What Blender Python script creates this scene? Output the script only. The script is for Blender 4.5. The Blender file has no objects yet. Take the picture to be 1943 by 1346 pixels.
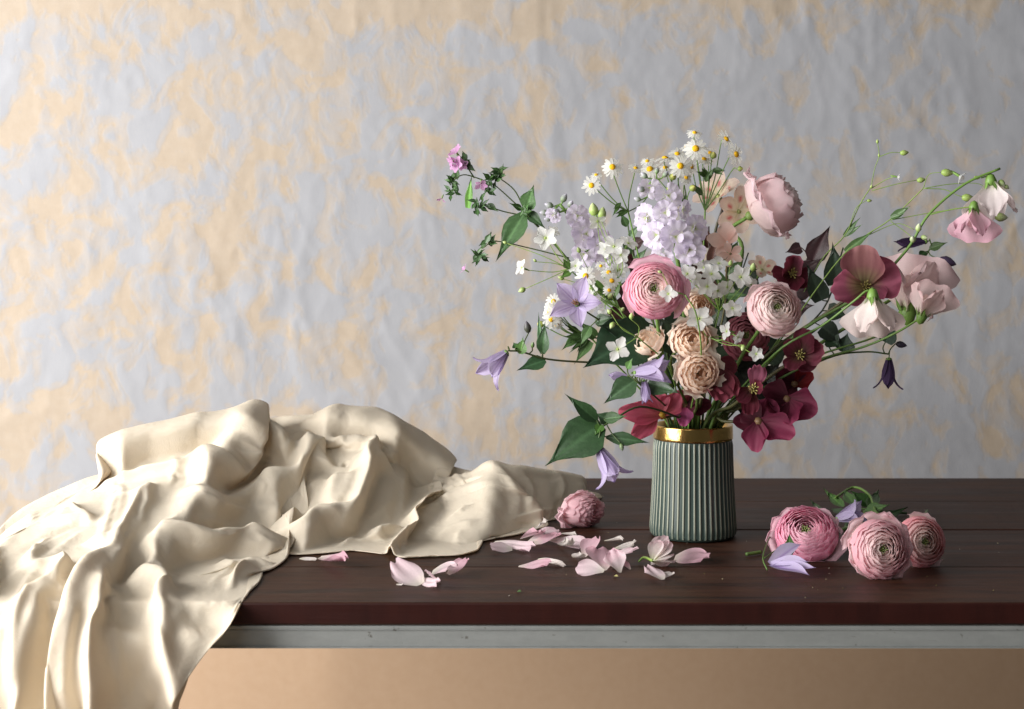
import bpy, math, random
import numpy as np
from mathutils import Vector, Matrix
pi = math.pi
SC = bpy.context.scene
COL = SC.collection

# ------------------------------------------------------------------ camera, light, exposure
T = 0.75                      # height of the table top above the floor
CAMZ = T + 0.388
FPX = 2699.0                  # focal length in photograph pixels (50 mm on 36 mm)
CX, CY = 971.5, 464.0         # principal point (level camera with a shifted lens)
cam_d = bpy.data.cameras.new('camera')
cam = bpy.data.objects.new('camera', cam_d); COL.objects.link(cam)
cam.location = (0, 0, CAMZ); cam.rotation_euler = (math.radians(90), 0, 0)
cam_d.lens = 50.0; cam_d.sensor_width = 36.0
cam_d.shift_y = -(673.0 - CY) / 1943.0
cam_d.clip_start = 0.05; cam_d.clip_end = 60
cam_d.dof.use_dof = True; cam_d.dof.focus_distance = 1.80; cam_d.dof.aperture_fstop = 6.3
SC.camera = cam

world = bpy.data.worlds.new('World'); SC.world = world; world.use_nodes = True
wbg = world.node_tree.nodes['Background']
wbg.inputs[0].default_value = (0.94, 0.97, 1.0, 1); wbg.inputs[1].default_value = 0.075

def area(name, loc, target, sx, sy, power, col):
    d = bpy.data.lights.new(name, 'AREA'); d.shape = 'RECTANGLE'; d.size = sx; d.size_y = sy
    d.energy = power; d.color = col
    o = bpy.data.objects.new(name, d); COL.objects.link(o); o.location = loc
    o.rotation_euler = (Vector(target) - Vector(loc)).to_track_quat('-Z', 'Y').to_euler()
    return o
area('window_light', (-2.50, 0.80, T + 0.72), (0.25, 1.95, T + 0.12), 2.2, 2.0, 195, (1.0, 0.985, 0.965))
area('fill_light', (-1.5, -1.0, T + 2.0), (0.2, 2.0, T + 0.1), 2.2, 2.2, 32, (1.0, 0.98, 0.955))  # added fill lamp, no real source; lifts flower, cloth and rail fronts

SC.view_settings.view_transform = 'Standard'; SC.view_settings.look = 'None'
SC.view_settings.exposure = 0.22; SC.view_settings.gamma = 1.0
SC.view_settings.use_curve_mapping = False
SC.cycles.use_denoising = True
SC.cycles.max_bounces = 8; SC.cycles.transparent_max_bounces = 8

# ------------------------------------------------------------------ helpers
def P(px, py, d):
    """world point seen at photograph pixel (px, py) at distance d"""
    return Vector(((px - CX) / FPX * d, d, CAMZ - (py - CY) / FPX * d))
def PT(px, py, lift=0.0):
    """the point of the table top (plus lift) seen at a pixel"""
    d = FPX * (CAMZ - T - lift) / (py - CY)
    return P(px, py, d)
def mm(px, d): return px / FPX * d

W = {}                         # world matrices
def link(name, data, parent=None, M=None, **props):
    M = M or Matrix.Identity(4)
    o = bpy.data.objects.new(name, data); COL.objects.link(o)
    W[o] = M.copy()
    if parent is not None:
        o.parent = parent; o.matrix_basis = W[parent].inverted() @ M
    else:
        o.matrix_basis = M
    for k, v in props.items(): o[k] = v
    return o
def thing(name, label, cat, loc, group=None):
    o = link(name, None, None, Matrix.Translation(Vector(loc)), label=label, category=cat)
    o.empty_display_size = 0.01
    if group: o['group'] = group
    return o

class MB:
    """collects vertices, faces and vertex colours of one mesh"""
    def __init__(s): s.v = []; s.f = []; s.c = []; s.uv = []
    def grid(s, pts, cols, nu, nv, closed=False):
        o = len(s.v); s.v.extend(pts); s.c.extend(cols)
        for j in range(nv):
            for i in range(nu):
                a = o + j * (nu + 1) + i
                s.f.append((a, a + 1, a + nu + 2, a + nu + 1))
    def tube(s, path, radii, col, n=6, col2=None, cap=True):
        o = len(s.v); m = len(path)
        t0 = (path[1] - path[0]).normalized()
        ref = Vector((0, 0, 1)) if abs(t0.z) < 0.9 else Vector((1, 0, 0))
        x = t0.cross(ref).normalized()
        for k, p in enumerate(path):
            t = (path[min(k + 1, m - 1)] - path[max(k - 1, 0)])
            if t.length < 1e-9: t = t0
            t = t.normalized()
            x = (x - t * x.dot(t)).normalized(); y = t.cross(x)
            r = radii[k] if hasattr(radii, '__len__') else radii
            q = k / (m - 1)
            c = col if col2 is None else tuple(col[a] * (1 - q) + col2[a] * q for a in range(3))
            for i in range(n):
                a = 2 * pi * i / n
                s.v.append(p + (x * math.cos(a) + y * math.sin(a)) * r); s.c.append(c)
        for k in range(m - 1):
            for i in range(n):
                a = o + k * n + i; b = o + k * n + (i + 1) % n
                s.f.append((a, b, b + n, a + n))
        if cap:
            s.f.append(tuple(o + i for i in reversed(range(n))))
            s.f.append(tuple(o + (m - 1) * n + i for i in range(n)))
    def lathe(s, prof, n, col, closed=False):
        o = len(s.v); m = len(prof)
        for k, (r, z) in enumerate(prof):
            c = col(k / (m - 1)) if callable(col) else col
            for i in range(n):
                a = 2 * pi * i / n
                s.v.append(Vector((r * math.cos(a), r * math.sin(a), z))); s.c.append(c)
        for k in range(m - 1):
            for i in range(n):
                a = o + k * n + i; b = o + k * n + (i + 1) % n
                s.f.append((a, b, b + n, a + n))
    def box(s, x0, x1, y0, y1, z0, z1, col=(1, 1, 1), bev=0.0):
        o = len(s.v); b = bev
        if b <= 0:
            for z in (z0, z1):
                for (x, y) in ((x0, y0), (x1, y0), (x1, y1), (x0, y1)):
                    s.v.append(Vector((x, y, z))); s.c.append(col)
            for f in ((3, 2, 1, 0), (4, 5, 6, 7), (0, 1, 5, 4), (1, 2, 6, 5), (2, 3, 7, 6), (3, 0, 4, 7)):
                s.f.append(tuple(o + i for i in f))
            return
        rings = [(z0, b), (z0 + b, 0), (z1 - b, 0), (z1 - b * .3, b * .3), (z1, b)]
        for z, i_ in rings:
            for (x, y) in ((x0 + i_, y0 + i_), (x1 - i_, y0 + i_), (x1 - i_, y1 - i_), (x0 + i_, y1 - i_)):
                s.v.append(Vector((x, y, z))); s.c.append(col)
        for k in range(len(rings) - 1):
            for i in range(4):
                a = o + k * 4 + i; c = o + k * 4 + (i + 1) % 4
                s.f.append((a, c, c + 4, a + 4))
        s.f.append(tuple(o + i for i in (3, 2, 1, 0)))
        s.f.append(tuple(o + (len(rings) - 1) * 4 + i for i in range(4)))
    def mesh(s, name, mat, smooth=True):
        me = bpy.data.meshes.new(name)
        me.from_pydata([tuple(v) for v in s.v], [], s.f)
        ca = me.color_attributes.new('Col', 'FLOAT_COLOR', 'POINT')
        buf = np.ones((len(s.v), 4), dtype=np.float32)
        if s.c: buf[:, :3] = np.array(s.c, dtype=np.float32)
        ca.data.foreach_set('color', buf.ravel())
        if smooth: me.polygons.foreach_set('use_smooth', [True] * len(me.polygons))
        me.materials.append(mat); me.update()
        return me
    def build(s, name, mat, parent=None, M=None, smooth=True, **props):
        return link(name, s.mesh(name, mat, smooth), parent, M, **props)

def catmull(pts, n=8):
    pts = [Vector(p) for p in pts]
    if len(pts) == 2: return [pts[0].lerp(pts[1], k / n) for k in range(n + 1)]
    q = [pts[0] * 2 - pts[1]] + pts + [pts[-1] * 2 - pts[-2]]
    out = []
    for i in range(1, len(q) - 2):
        a, b, c, d = q[i - 1], q[i], q[i + 1], q[i + 2]
        for k in range(n):
            t = k / n
            out.append(0.5 * ((2 * b) + (c - a) * t + (2 * a - 5 * b + 4 * c - d) * t * t + (3 * b - a - 3 * c + d) * t ** 3))
    out.append(pts[-1].copy())
    return out

# ------------------------------------------------------------------ materials
def newmat(name):
    m = bpy.data.materials.new(name); m.use_nodes = True
    nt = m.node_tree; nt.nodes.clear()
    out = nt.nodes.new('ShaderNodeOutputMaterial')
    return m, nt, out
def N(nt, t, **kw):
    n = nt.nodes.new(t)
    for k, v in kw.items():
        if k == 'inp':
            for a, b in v.items(): n.inputs[a].default_value = b
        else: setattr(n, k, v)
    return n
def L(nt, a, b): nt.links.new(a, b)
def math_node(nt, op, a, b=None, clamp=False):
    n = N(nt, 'ShaderNodeMath', operation=op, use_clamp=clamp)
    for i, x in enumerate((a, b)):
        if x is None: continue
        if isinstance(x, (int, float)): n.inputs[i].default_value = x
        else: L(nt, x, n.inputs[i])
    return n.outputs[0]
def ramp(nt, fac, stops):
    r = N(nt, 'ShaderNodeValToRGB')
    el = r.color_ramp.elements
    while len(el) < len(stops): el.new(0.5)
    for e, (p, c) in zip(el, stops):
        e.position = p; e.color = (c, c, c, 1) if isinstance(c, (int, float)) else (*c, 1)
    L(nt, fac, r.inputs[0])
    return r.outputs[0]
def mixc(nt, fac, a, b, blend='MIX'):
    n = N(nt, 'ShaderNodeMix', data_type='RGBA', blend_type=blend)
    for sock, x in ((n.inputs[0], fac), (n.inputs[6], a), (n.inputs[7], b)):
        if isinstance(x, (int, float)): sock.default_value = x
        elif isinstance(x, tuple): sock.default_value = (*x, 1)
        else: L(nt, x, sock)
    return n.outputs[2]

def col_mat(name, rough=0.5, trans=0.3, spec=0.3, noise=900.0, amount=0.12, bump=0.15, sheen=0.0, coat=0.0):
    """organic surface: vertex colour, fine mottling, light passing through thin tissue"""
    m, nt, out = newmat(name)
    at = N(nt, 'ShaderNodeAttribute', attribute_name='Col')
    tc = N(nt, 'ShaderNodeTexCoord')
    nz = N(nt, 'ShaderNodeTexNoise', inp={'Scale': noise, 'Detail': 3.0, 'Roughness': 0.6})
    L(nt, tc.outputs['Object'], nz.inputs['Vector'])
    nz2 = N(nt, 'ShaderNodeTexNoise', inp={'Scale': noise * 0.12, 'Detail': 2.0})
    L(nt, tc.outputs['Object'], nz2.inputs['Vector'])
    f = math_node(nt, 'ADD', math_node(nt, 'MULTIPLY', nz.outputs[0], 0.5), math_node(nt, 'MULTIPLY', nz2.outputs[0], 0.5))
    g = math_node(nt, 'ADD', math_node(nt, 'MULTIPLY', math_node(nt, 'SUBTRACT', f, 0.5), amount * 4), 1.0)
    oi = N(nt, 'ShaderNodeObjectInfo')
    g2 = math_node(nt, 'MULTIPLY', g, math_node(nt, 'ADD', math_node(nt, 'MULTIPLY', oi.outputs['Random'], 0.16), 0.92))
    vm = N(nt, 'ShaderNodeVectorMath', operation='SCALE'); L(nt, at.outputs['Color'], vm.inputs[0]); L(nt, g2, vm.inputs['Scale'])
    p = N(nt, 'ShaderNodeBsdfPrincipled', inp={'Roughness': rough, 'Specular IOR Level': spec})
    L(nt, vm.outputs[0], p.inputs['Base Color'])
    if coat: p.inputs['Coat Weight'].default_value = coat; p.inputs['Coat Roughness'].default_value = 0.3
    if sheen: p.inputs['Sheen Weight'].default_value = sheen
    b = N(nt, 'ShaderNodeBump', inp={'Strength': bump, 'Distance': 0.0006}); L(nt, nz.outputs[0], b.inputs['Height'])
    L(nt, b.outputs[0], p.inputs['Normal'])
    if trans > 0:
        tr = N(nt, 'ShaderNodeBsdfTranslucent'); L(nt, vm.outputs[0], tr.inputs[0])
        mx = N(nt, 'ShaderNodeMixShader', inp={0: trans}); L(nt, p.outputs[0], mx.inputs[1]); L(nt, tr.outputs[0], mx.inputs[2])
        L(nt, mx.outputs[0], out.inputs[0])
    else: L(nt, p.outputs[0], out.inputs[0])
    return m
M_PETAL = col_mat('petal_tissue', 0.55, 0.52, 0.22, 700, 0.10, 0.2)
M_LEAF = col_mat('leaf_tissue', 0.42, 0.16, 0.45, 420, 0.22, 0.35)
M_STEM = col_mat('stem_tissue', 0.45, 0.0, 0.4, 500, 0.25, 0.2)
M_FUZZ = col_mat('pollen_disc', 0.8, 0.0, 0.1, 2600, 0.5, 1.0)

def simple(name, build):
    m, nt, out = newmat(name)
    p = N(nt, 'ShaderNodeBsdfPrincipled'); tc = N(nt, 'ShaderNodeTexCoord')
    sh = build(nt, p, tc) or p.outputs[0]; L(nt, sh, out.inputs[0])
    return m
def mapping(nt, tc, scale, which='Object'):
    mp = N(nt, 'ShaderNodeMapping'); mp.inputs['Scale'].default_value = scale
    L(nt, tc.outputs[which], mp.inputs[0]); return mp.outputs[0]
def noise(nt, vec, scale, detail=3.0, rough=0.5, dist=0.0):
    n = N(nt, 'ShaderNodeTexNoise', inp={'Scale': scale, 'Detail': detail, 'Roughness': rough, 'Distortion': dist})
    L(nt, vec, n.inputs['Vector']); return n.outputs[0]

def wall_nodes(nt, p, tc):
    sx = N(nt, 'ShaderNodeSeparateXYZ'); L(nt, tc.outputs['Object'], sx.inputs[0])
    vec = mapping(nt, tc, (1.0, 0.0, 0.86))
    big = noise(nt, vec, 2.1, 2.0, 0.5)
    a = noise(nt, vec, 12.0, 7.0, 0.60, 0.7)
    b = noise(nt, mapping(nt, tc, (1.0, 0.0, 0.6)), 21.0, 4.0, 0.55, 0.4)
    f = math_node(nt, 'ADD', math_node(nt, 'MULTIPLY', a, 0.68), math_node(nt, 'MULTIPLY', b, 0.32))
    f = math_node(nt, 'ADD', f, math_node(nt, 'MULTIPLY', math_node(nt, 'SUBTRACT', big, 0.5), 0.16))
    # the paint thins out to the left, ends near the top, and stops above the skirting of the wall
    f = math_node(nt, 'ADD', f, math_node(nt, 'MULTIPLY', sx.outputs[0], 0.035))
    lo = N(nt, 'ShaderNodeMapRange', inp={'From Min': T - 0.30, 'From Max': T - 0.18}); L(nt, sx.outputs[2], lo.inputs[0])
    hi = N(nt, 'ShaderNodeMapRange', inp={'From Min': T + 0.80, 'From Max': T + 0.87, 'To Min': 0.0, 'To Max': 0.075}); L(nt, sx.outputs[2], hi.inputs[0])
    f = math_node(nt, 'SUBTRACT', f, hi.outputs[0])
    mask = ramp(nt, f, [(0.425, 0.0), (0.455, 0.45), (0.492, 0.60), (0.520, 1.0)])
    mask = math_node(nt, 'MULTIPLY', mask, lo.outputs[0])
    fine = noise(nt, tc.outputs['Object'], 60.0, 4.0, 0.6)
    tan = mixc(nt, fine, (0.370, 0.298, 0.224), (0.418, 0.352, 0.283))
    grey = mixc(nt, noise(nt, tc.outputs['Object'], 9.0, 4.0, 0.6), (0.293, 0.299, 0.323), (0.353, 0.355, 0.371))
    tan = mixc(nt, lo.outputs[0], mixc(nt, fine, (0.432, 0.290, 0.184), (0.478, 0.336, 0.225)), tan)
    L(nt, mixc(nt, mask, tan, grey), p.inputs['Base Color'])
    p.inputs['Roughness'].default_value = 0.72; p.inputs['Specular IOR Level'].default_value = 0.25
    h = math_node(nt, 'ADD', math_node(nt, 'MULTIPLY', mask, 0.8), math_node(nt, 'MULTIPLY', b, 0.9))
    h = math_node(nt, 'ADD', h, math_node(nt, 'MULTIPLY', fine, 0.25))
    bp = N(nt, 'ShaderNodeBump', inp={'Strength': 0.20, 'Distance': 0.003}); L(nt, h, bp.inputs['Height']); L(nt, bp.outputs[0], p.inputs['Normal'])
M_WALL = simple('peeling_painted_wall', wall_nodes)

def wood_nodes(nt, p, tc):
    oi = N(nt, 'ShaderNodeObjectInfo')
    off = N(nt, 'ShaderNodeCombineXYZ'); L(nt, math_node(nt, 'MULTIPLY', oi.outputs['Random'], 7.0), off.inputs[0]); L(nt, oi.outputs['Random'], off.inputs[1])
    ad = N(nt, 'ShaderNodeVectorMath', operation='ADD'); L(nt, tc.outputs['Object'], ad.inputs[0]); L(nt, off.outputs[0], ad.inputs[1])
    mp = N(nt, 'ShaderNodeMapping'); mp.inputs['Scale'].default_value = (1.6, 26, 26); L(nt, ad.outputs[0], mp.inputs[0])
    g = noise(nt, mp.outputs[0], 2.2, 6.0, 0.62, 0.7)
    mp2 = N(nt, 'ShaderNodeMapping'); mp2.inputs['Scale'].default_value = (9, 230, 230); L(nt, ad.outputs[0], mp2.inputs[0])
    fi = noise(nt, mp2.outputs[0], 1.4, 3.0, 0.6)
    wear = noise(nt, mapping(nt, tc, (2.2, 7, 7)), 2.4, 5.0, 0.65, 0.5)
    base = mixc(nt, ramp(nt, g, [(0.3, 0.0), (0.72, 1.0)]), (0.010, 0.0034, 0.0020), (0.062, 0.020, 0.009))
    base = mixc(nt, math_node(nt, 'MULTIPLY', ramp(nt, fi, [(0.48, 0.0), (0.66, 1.0)]), 0.45), base, (0.010, 0.0045, 0.0035))
    base = mixc(nt, math_node(nt, 'MULTIPLY', ramp(nt, wear, [(0.47, 0.0), (0.66, 1.0)]), 0.8), base, (0.066, 0.031, 0.019))
    base = mixc(nt, math_node(nt, 'MULTIPLY', ramp(nt, wear, [(0.25, 1.0), (0.36, 0.0)]), 0.8), base, (0.008, 0.004, 0.003))
    scr = noise(nt, mapping(nt, tc, (1.1, 60, 60)), 3.0, 4.0, 0.7, 2.0)
    base = mixc(nt, math_node(nt, 'MULTIPLY', ramp(nt, scr, [(0.64, 0.0), (0.70, 1.0)]), 0.5), base, (0.12, 0.075, 0.055))
    # the front edge is stained a deep red
    ge = N(nt, 'ShaderNodeNewGeometry'); sn = N(nt, 'ShaderNodeSeparateXYZ'); L(nt, ge.outputs['True Normal'], sn.inputs[0])
    fr = math_node(nt, 'GREATER_THAN', math_node(nt, 'MULTIPLY', sn.outputs[1], -1.0), 0.85)
    red = mixc(nt, noise(nt, mapping(nt, tc, (14, 6, 3)), 3.0, 4.0, 0.6), (0.012, 0.0024, 0.002), (0.040, 0.0085, 0.006))
    L(nt, mixc(nt, fr, base, red), p.inputs['Base Color'])
    L(nt, math_node(nt, 'ADD', math_node(nt, 'MULTIPLY', wear, 0.35), 0.34), p.inputs['Roughness'])
    p.inputs['Specular IOR Level'].default_value = 0.20
    bp = N(nt, 'ShaderNodeBump', inp={'Strength': 0.3, 'Distance': 0.0012})
    L(nt, math_node(nt, 'ADD', g, math_node(nt, 'MULTIPLY', fi, 0.7)), bp.inputs['Height']); L(nt, bp.outputs[0], p.inputs['Normal'])
M_WOOD = simple('dark_stained_wood', wood_nodes)

def metal_nodes(nt, p, tc):
    a = noise(nt, mapping(nt, tc, (3, 3, 10)), 9.0, 5.0, 0.65)
    s = noise(nt, tc.outputs['Object'], 95.0, 4.0, 0.6)
    base = mixc(nt, a, (0.196, 0.206, 0.201), (0.297, 0.308, 0.299))
    spots = ramp(nt, s, [(0.26, 1.0), (0.33, 0.0)])
    base = mixc(nt, math_node(nt, 'MULTIPLY', spots, 0.8), base, (0.06, 0.05, 0.035))
    sc = noise(nt, mapping(nt, tc, (18, 1, 130)), 2.0, 3.0, 0.6, 1.2)
    base = mixc(nt, math_node(nt, 'MULTIPLY', ramp(nt, sc, [(0.24, 1.0), (0.30, 0.0)]), 0.7), base, (0.10, 0.09, 0.08))
    L(nt, base, p.inputs['Base Color'])
    p.inputs['Metallic'].default_value = 0.15; p.inputs['Roughness'].default_value = 0.55
    bp = N(nt, 'ShaderNodeBump', inp={'Strength': 0.25, 'Distance': 0.001}); L(nt, s, bp.inputs['Height']); L(nt, bp.outputs[0], p.inputs['Normal'])
M_METAL = simple('galvanised_steel', metal_nodes)

def floor_nodes(nt, p, tc):
    a = noise(nt, tc.outputs['Object'], 5.0, 5.0, 0.6)
    L(nt, mixc(nt, a, (0.16, 0.12, 0.09), (0.24, 0.19, 0.14)), p.inputs['Base Color']); p.inputs['Roughness'].default_value = 0.8
M_FLOOR = simple('plain_floor', floor_nodes)

def cloth_nodes(nt, p, tc):
    w1 = N(nt, 'ShaderNodeTexWave', wave_type='BANDS', bands_direction='X', inp={'Scale': 420.0, 'Distortion': 1.5, 'Detail': 1.0})
    w2 = N(nt, 'ShaderNodeTexWave', wave_type='BANDS', bands_direction='Y', inp={'Scale': 420.0, 'Distortion': 1.5, 'Detail': 1.0})
    for w in (w1, w2): L(nt, tc.outputs['Object'], w.inputs[0])
    a = noise(nt, tc.outputs['Object'], 14.0, 4.0, 0.6)
    base = mixc(nt, a, (0.89, 0.81, 0.665), (0.91, 0.84, 0.71))
    L(nt, base, p.inputs['Base Color'])
    p.inputs['Roughness'].default_value = 0.68; p.inputs['Specular IOR Level'].default_value = 0.12
    p.inputs['Sheen Weight'].default_value = 0.06; p.inputs['Sheen Roughness'].default_value = 0.4
    bp = N(nt, 'ShaderNodeBump', inp={'Strength': 0.25, 'Distance': 0.0006})
    L(nt, math_node(nt, 'ADD', w1.outputs['Fac'], w2.outputs['Fac']), bp.inputs['Height'])
    b2 = N(nt, 'ShaderNodeBump', inp={'Strength': 0.13, 'Distance': 0.006})
    r_ = noise(nt, tc.outputs['Object'], 24.0, 4.0, 0.55, 1.2)
    rid = math_node(nt, 'ABSOLUTE', math_node(nt, 'SUBTRACT', r_, 0.5))
    rid = math_node(nt, 'MULTIPLY', ramp(nt, rid, [(0.0, 1.0), (0.10, 0.0)]), 0.35)
    L(nt, math_node(nt, 'ADD', noise(nt, tc.outputs['Object'], 40.0, 4.0, 0.6, 0.8), rid), b2.inputs['Height']); L(nt, bp.outputs[0], b2.inputs['Normal'])
    L(nt, b2.outputs[0], p.inputs['Normal'])
    tr = N(nt, 'ShaderNodeBsdfTranslucent'); L(nt, mixc(nt, 0.5, base, (0.86, 0.66, 0.44)), tr.inputs[0])
    mx = N(nt, 'ShaderNodeMixShader', inp={0: 0.34}); L(nt, p.outputs[0], mx.inputs[1]); L(nt, tr.outputs[0], mx.inputs[2])
    return mx.outputs[0]
M_CLOTH = simple('cream_cotton_sateen', cloth_nodes)

def glaze_nodes(nt, p, tc):
    at = N(nt, 'ShaderNodeAttribute', attribute_name='Col')
    a = noise(nt, mapping(nt, tc, (1, 1, 0.25)), 90.0, 4.0, 0.6)
    g = math_node(nt, 'ADD', math_node(nt, 'MULTIPLY', math_node(nt, 'SUBTRACT', a, 0.5), 0.7), 1.0)
    vm = N(nt, 'ShaderNodeVectorMath', operation='SCALE'); L(nt, at.outputs['Color'], vm.inputs[0]); L(nt, g, vm.inputs['Scale'])
    L(nt, vm.outputs[0], p.inputs['Base Color'])
    p.inputs['Roughness'].default_value = 0.34; p.inputs['Specular IOR Level'].default_value = 0.4
    bp = N(nt, 'ShaderNodeBump', inp={'Strength': 0.2, 'Distance': 0.0008}); L(nt, a, bp.inputs['Height']); L(nt, bp.outputs[0], p.inputs['Normal'])
M_GLAZE = simple('green_ceramic_glaze', glaze_nodes)
def gold_nodes(nt, p, tc):
    a = noise(nt, mapping(nt, tc, (1, 1, 0.5)), 55.0, 3.0, 0.5)
    L(nt, mixc(nt, a, (0.46, 0.27, 0.07), (0.66, 0.44, 0.15)), p.inputs['Base Color'])
    p.inputs['Metallic'].default_value = 1.0; p.inputs['Roughness'].default_value = 0.20
    bp = N(nt, 'ShaderNodeBump', inp={'Strength': 0.35, 'Distance': 0.003}); L(nt, a, bp.inputs['Height']); L(nt, bp.outputs[0], p.inputs['Normal'])
M_GOLD = simple('gold_lustre', gold_nodes)

# ------------------------------------------------------------------ numpy noise
_rs = np.random.RandomState(7)
_LAT = _rs.rand(97, 97)
def vnoise(x, y):
    xi = np.floor(x).astype(int); yi = np.floor(y).astype(int)
    fx = x - xi; fy = y - yi
    fx = fx * fx * fx * (fx * (fx * 6 - 15) + 10); fy = fy * fy * fy * (fy * (fy * 6 - 15) + 10)
    g = lambda a, b: _LAT[a % 97, b % 97]
    return (g(xi, yi) * (1 - fx) + g(xi + 1, yi) * fx) * (1 - fy) + (g(xi, yi + 1) * (1 - fx) + g(xi + 1, yi + 1) * fx) * fy
def fbm(x, y, o=4):
    s = 0; a = 0.5
    for k in range(o):
        s = s + a * vnoise(x * 2 ** k + 13.7 * k, y * 2 ** k + 5.1 * k); a *= 0.5
    return s
def np_mesh(name, V, F, mat, smooth=True):
    me = bpy.data.meshes.new(name)
    me.from_pydata(V.tolist(), [], F.tolist() if hasattr(F, 'tolist') else F)
    if smooth: me.polygons.foreach_set('use_smooth', [True] * len(me.polygons))
    me.materials.append(mat); me.update(); return me

# ------------------------------------------------------------------ setting
WALLY = 2.78
nx, nz = 620, 360
gx, gz = np.meshgrid(np.linspace(-1.7, 2.3, nx), np.linspace(0, 2.1, nz))
wx = gx + 0.10 * (fbm(gx * 3, gz * 3 + 9, 2) - .4); wz = gz
r1 = 1 - np.abs(2 * fbm(wx * 8.5, wz * 5.6, 3) - 0.9)
r2 = 1 - np.abs(2 * fbm(wx * 24 + 40 + wz * 5, wz * 12 + 3, 3) - 0.9)
fade = np.clip((gz - (T - 0.42)) / 0.2, 0.12, 1)
relief = (0.0034 * np.clip(r1, 0, 1) ** 4 * np.clip(fbm(gx * 3 + 5, gz * 3, 2) * 2.2 - .3, .15, 1) + 0.0012 * np.clip(r2, 0, 1) ** 4 + 0.010 * fbm(gx * 2.2, gz * 1.6 + 7, 2)) * fade
V = np.stack([gx.ravel(), WALLY - relief.ravel(), gz.ravel()], 1)
ii = np.arange((nz - 1) * (nx - 1)); a = (ii // (nx - 1)) * nx + ii % (nx - 1)
F = np.stack([a, a + 1, a + nx + 1, a + nx], 1)
link('wall', np_mesh('wall', V, F, M_WALL), kind='structure')
mb = MB(); mb.box(-1.7, 2.3, -0.5, WALLY + 0.05, -0.05, 0.0)
mb.build('floor', M_FLOOR, smooth=False, kind='structure')

# ------------------------------------------------------------------ table
TY0, TY1 = 1.540, 2.365
TX0, TX1 = -0.640, 1.16
table = thing('wooden_table', 'dark red-brown plank table on a grey metal frame', 'table', (0.2, 1.95, 0))
seams = [TY0, 1.712, 1.936, 2.150, TY1]
for k in range(4):
    mb = MB()
    x0, x1, y0, y1 = TX0, TX1, seams[k] + (0.0 if k == 0 else 0.0011), seams[k + 1] - (0.0 if k == 3 else 0.0011)
    mb.box(x0, x1, y0, y1, T - 0.0245, T - (0.0006 if k % 2 else 0.0), bev=0.0022)
    mb.build('plank', M_WOOD, table, smooth=False)
def bar(name, x0, x1, y0, y1, z0, z1, par):
    mb = MB(); mb.box(x0, x1, y0, y1, z0, z1, bev=0.0012); return mb.build(name, M_METAL, par, smooth=False)
zA = T - 0.0252
ap = bar('frame_rail', TX0 + .01, TX1 - .01, TY0 + .004, TY0 + .009, zA - 0.0255, zA, table)
bar('rail_lip', TX0 + .012, TX1 - .012, TY0 + .0028, TY0 + .0038, zA - 0.0052, zA - .0006, ap)
bar('rail_lip', TX0 + .012, TX1 - .012, TY0 + .0028, TY0 + .0038, zA - 0.0250, zA - .0228, ap)
bar('frame_rail', TX0 + .01, TX1 - .01, TY1 - .009, TY1 - .004, zA - 0.0255, zA, table)
bar('frame_rail', TX0 + .012, TX0 + .017, TY0 + .0095, TY1 - .0095, zA - 0.0255, zA, table)
bar('frame_rail', TX1 - .017, TX1 - .012, TY0 + .0095, TY1 - .0095, zA - 0.0255, zA, table)
for x in (TX0 + .018, TX1 - .053):
    for y in (TY0 + .010, TY1 - .045):
        bar('leg', x, x + .035, y, y + .035, 0.0, zA - .0005, table)

# ------------------------------------------------------------------ vase
VD = 1.90
VX = (1315 - CX) / FPX * VD
vase = thing('ribbed_vase', 'green ribbed ceramic vase with a shiny gold rim, standing on the planks', 'vase', (VX, VD, T))
MV = Matrix.Translation((VX, VD, T))
H = 0.147
def vr(z): 
    q = z / H
    return 0.0575 - 0.0062 * q - 0.0012 * math.sin(pi * q) - (0.004 * (1 - q / 0.035) ** 2 if q < 0.035 else 0)
mb = MB()
green = (0.040, 0.062, 0.054)
prof = [(0.0, 0.0), (0.050, 0.0)] + [(vr(z), z) for z in np.linspace(0.0015, H - 0.0015, 26)] + [(vr(H) - .0012, H), (vr(H) - .0032, H - .0015)] + [(vr(z) - 0.0045, z) for z in np.linspace(H - .006, .008, 8)] + [(0, .008)]
mb.lathe(prof, 96, green)
body = mb.build('vase_body', M_GLAZE, vase, MV)
nr = 48
mb = MB()
zs = np.linspace(0.004, H - 0.0188, 18); nu = 6
pts, cols = [], []
for j, z in enumerate(zs):
    r = vr(z) - 0.0003; q = j / (len(zs) - 1)
    hw = 0.0021 * (r / 0.057); hh = 0.0016 * min(1, (1 - q) * 14 + .25, q * 12 + .3)
    for i in range(nu + 1):
        u = -1 + 2 * i / nu
        rr = r + hh * (1 - u * u) ** 0.7
        ang = hw * u / r
        pts.append(Vector((rr * math.cos(ang), rr * math.sin(ang), z)))
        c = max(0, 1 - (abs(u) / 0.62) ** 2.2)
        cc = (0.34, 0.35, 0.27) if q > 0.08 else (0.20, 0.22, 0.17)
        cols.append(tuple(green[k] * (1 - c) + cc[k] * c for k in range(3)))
mb.grid(pts, cols, nu, len(zs) - 1)
ribmesh = mb.mesh('rib', M_GLAZE)
for k in range(nr):
    link('rib', ribmesh, body, MV @ Matrix.Rotation(2 * pi * (k + .3) / nr, 4, 'Z'))
mb = MB()
zb = H - 0.0180
gp = [(vr(zb) + .0008, zb), (vr(zb) + .0014, zb + .001)] + [(vr(z) + .0015, z) for z in np.linspace(zb + .003, H - .001, 6)] + [(vr(H) + .0014, H + .0008), (vr(H) - .0008, H + .0012), (vr(H) - .0036, H - .0002), (vr(H) - .0050, H - .006)]
mb.lathe(gp, 96, (1, 1, 1))
mb.build('gold_rim', M_GOLD, vase, MV)

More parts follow.
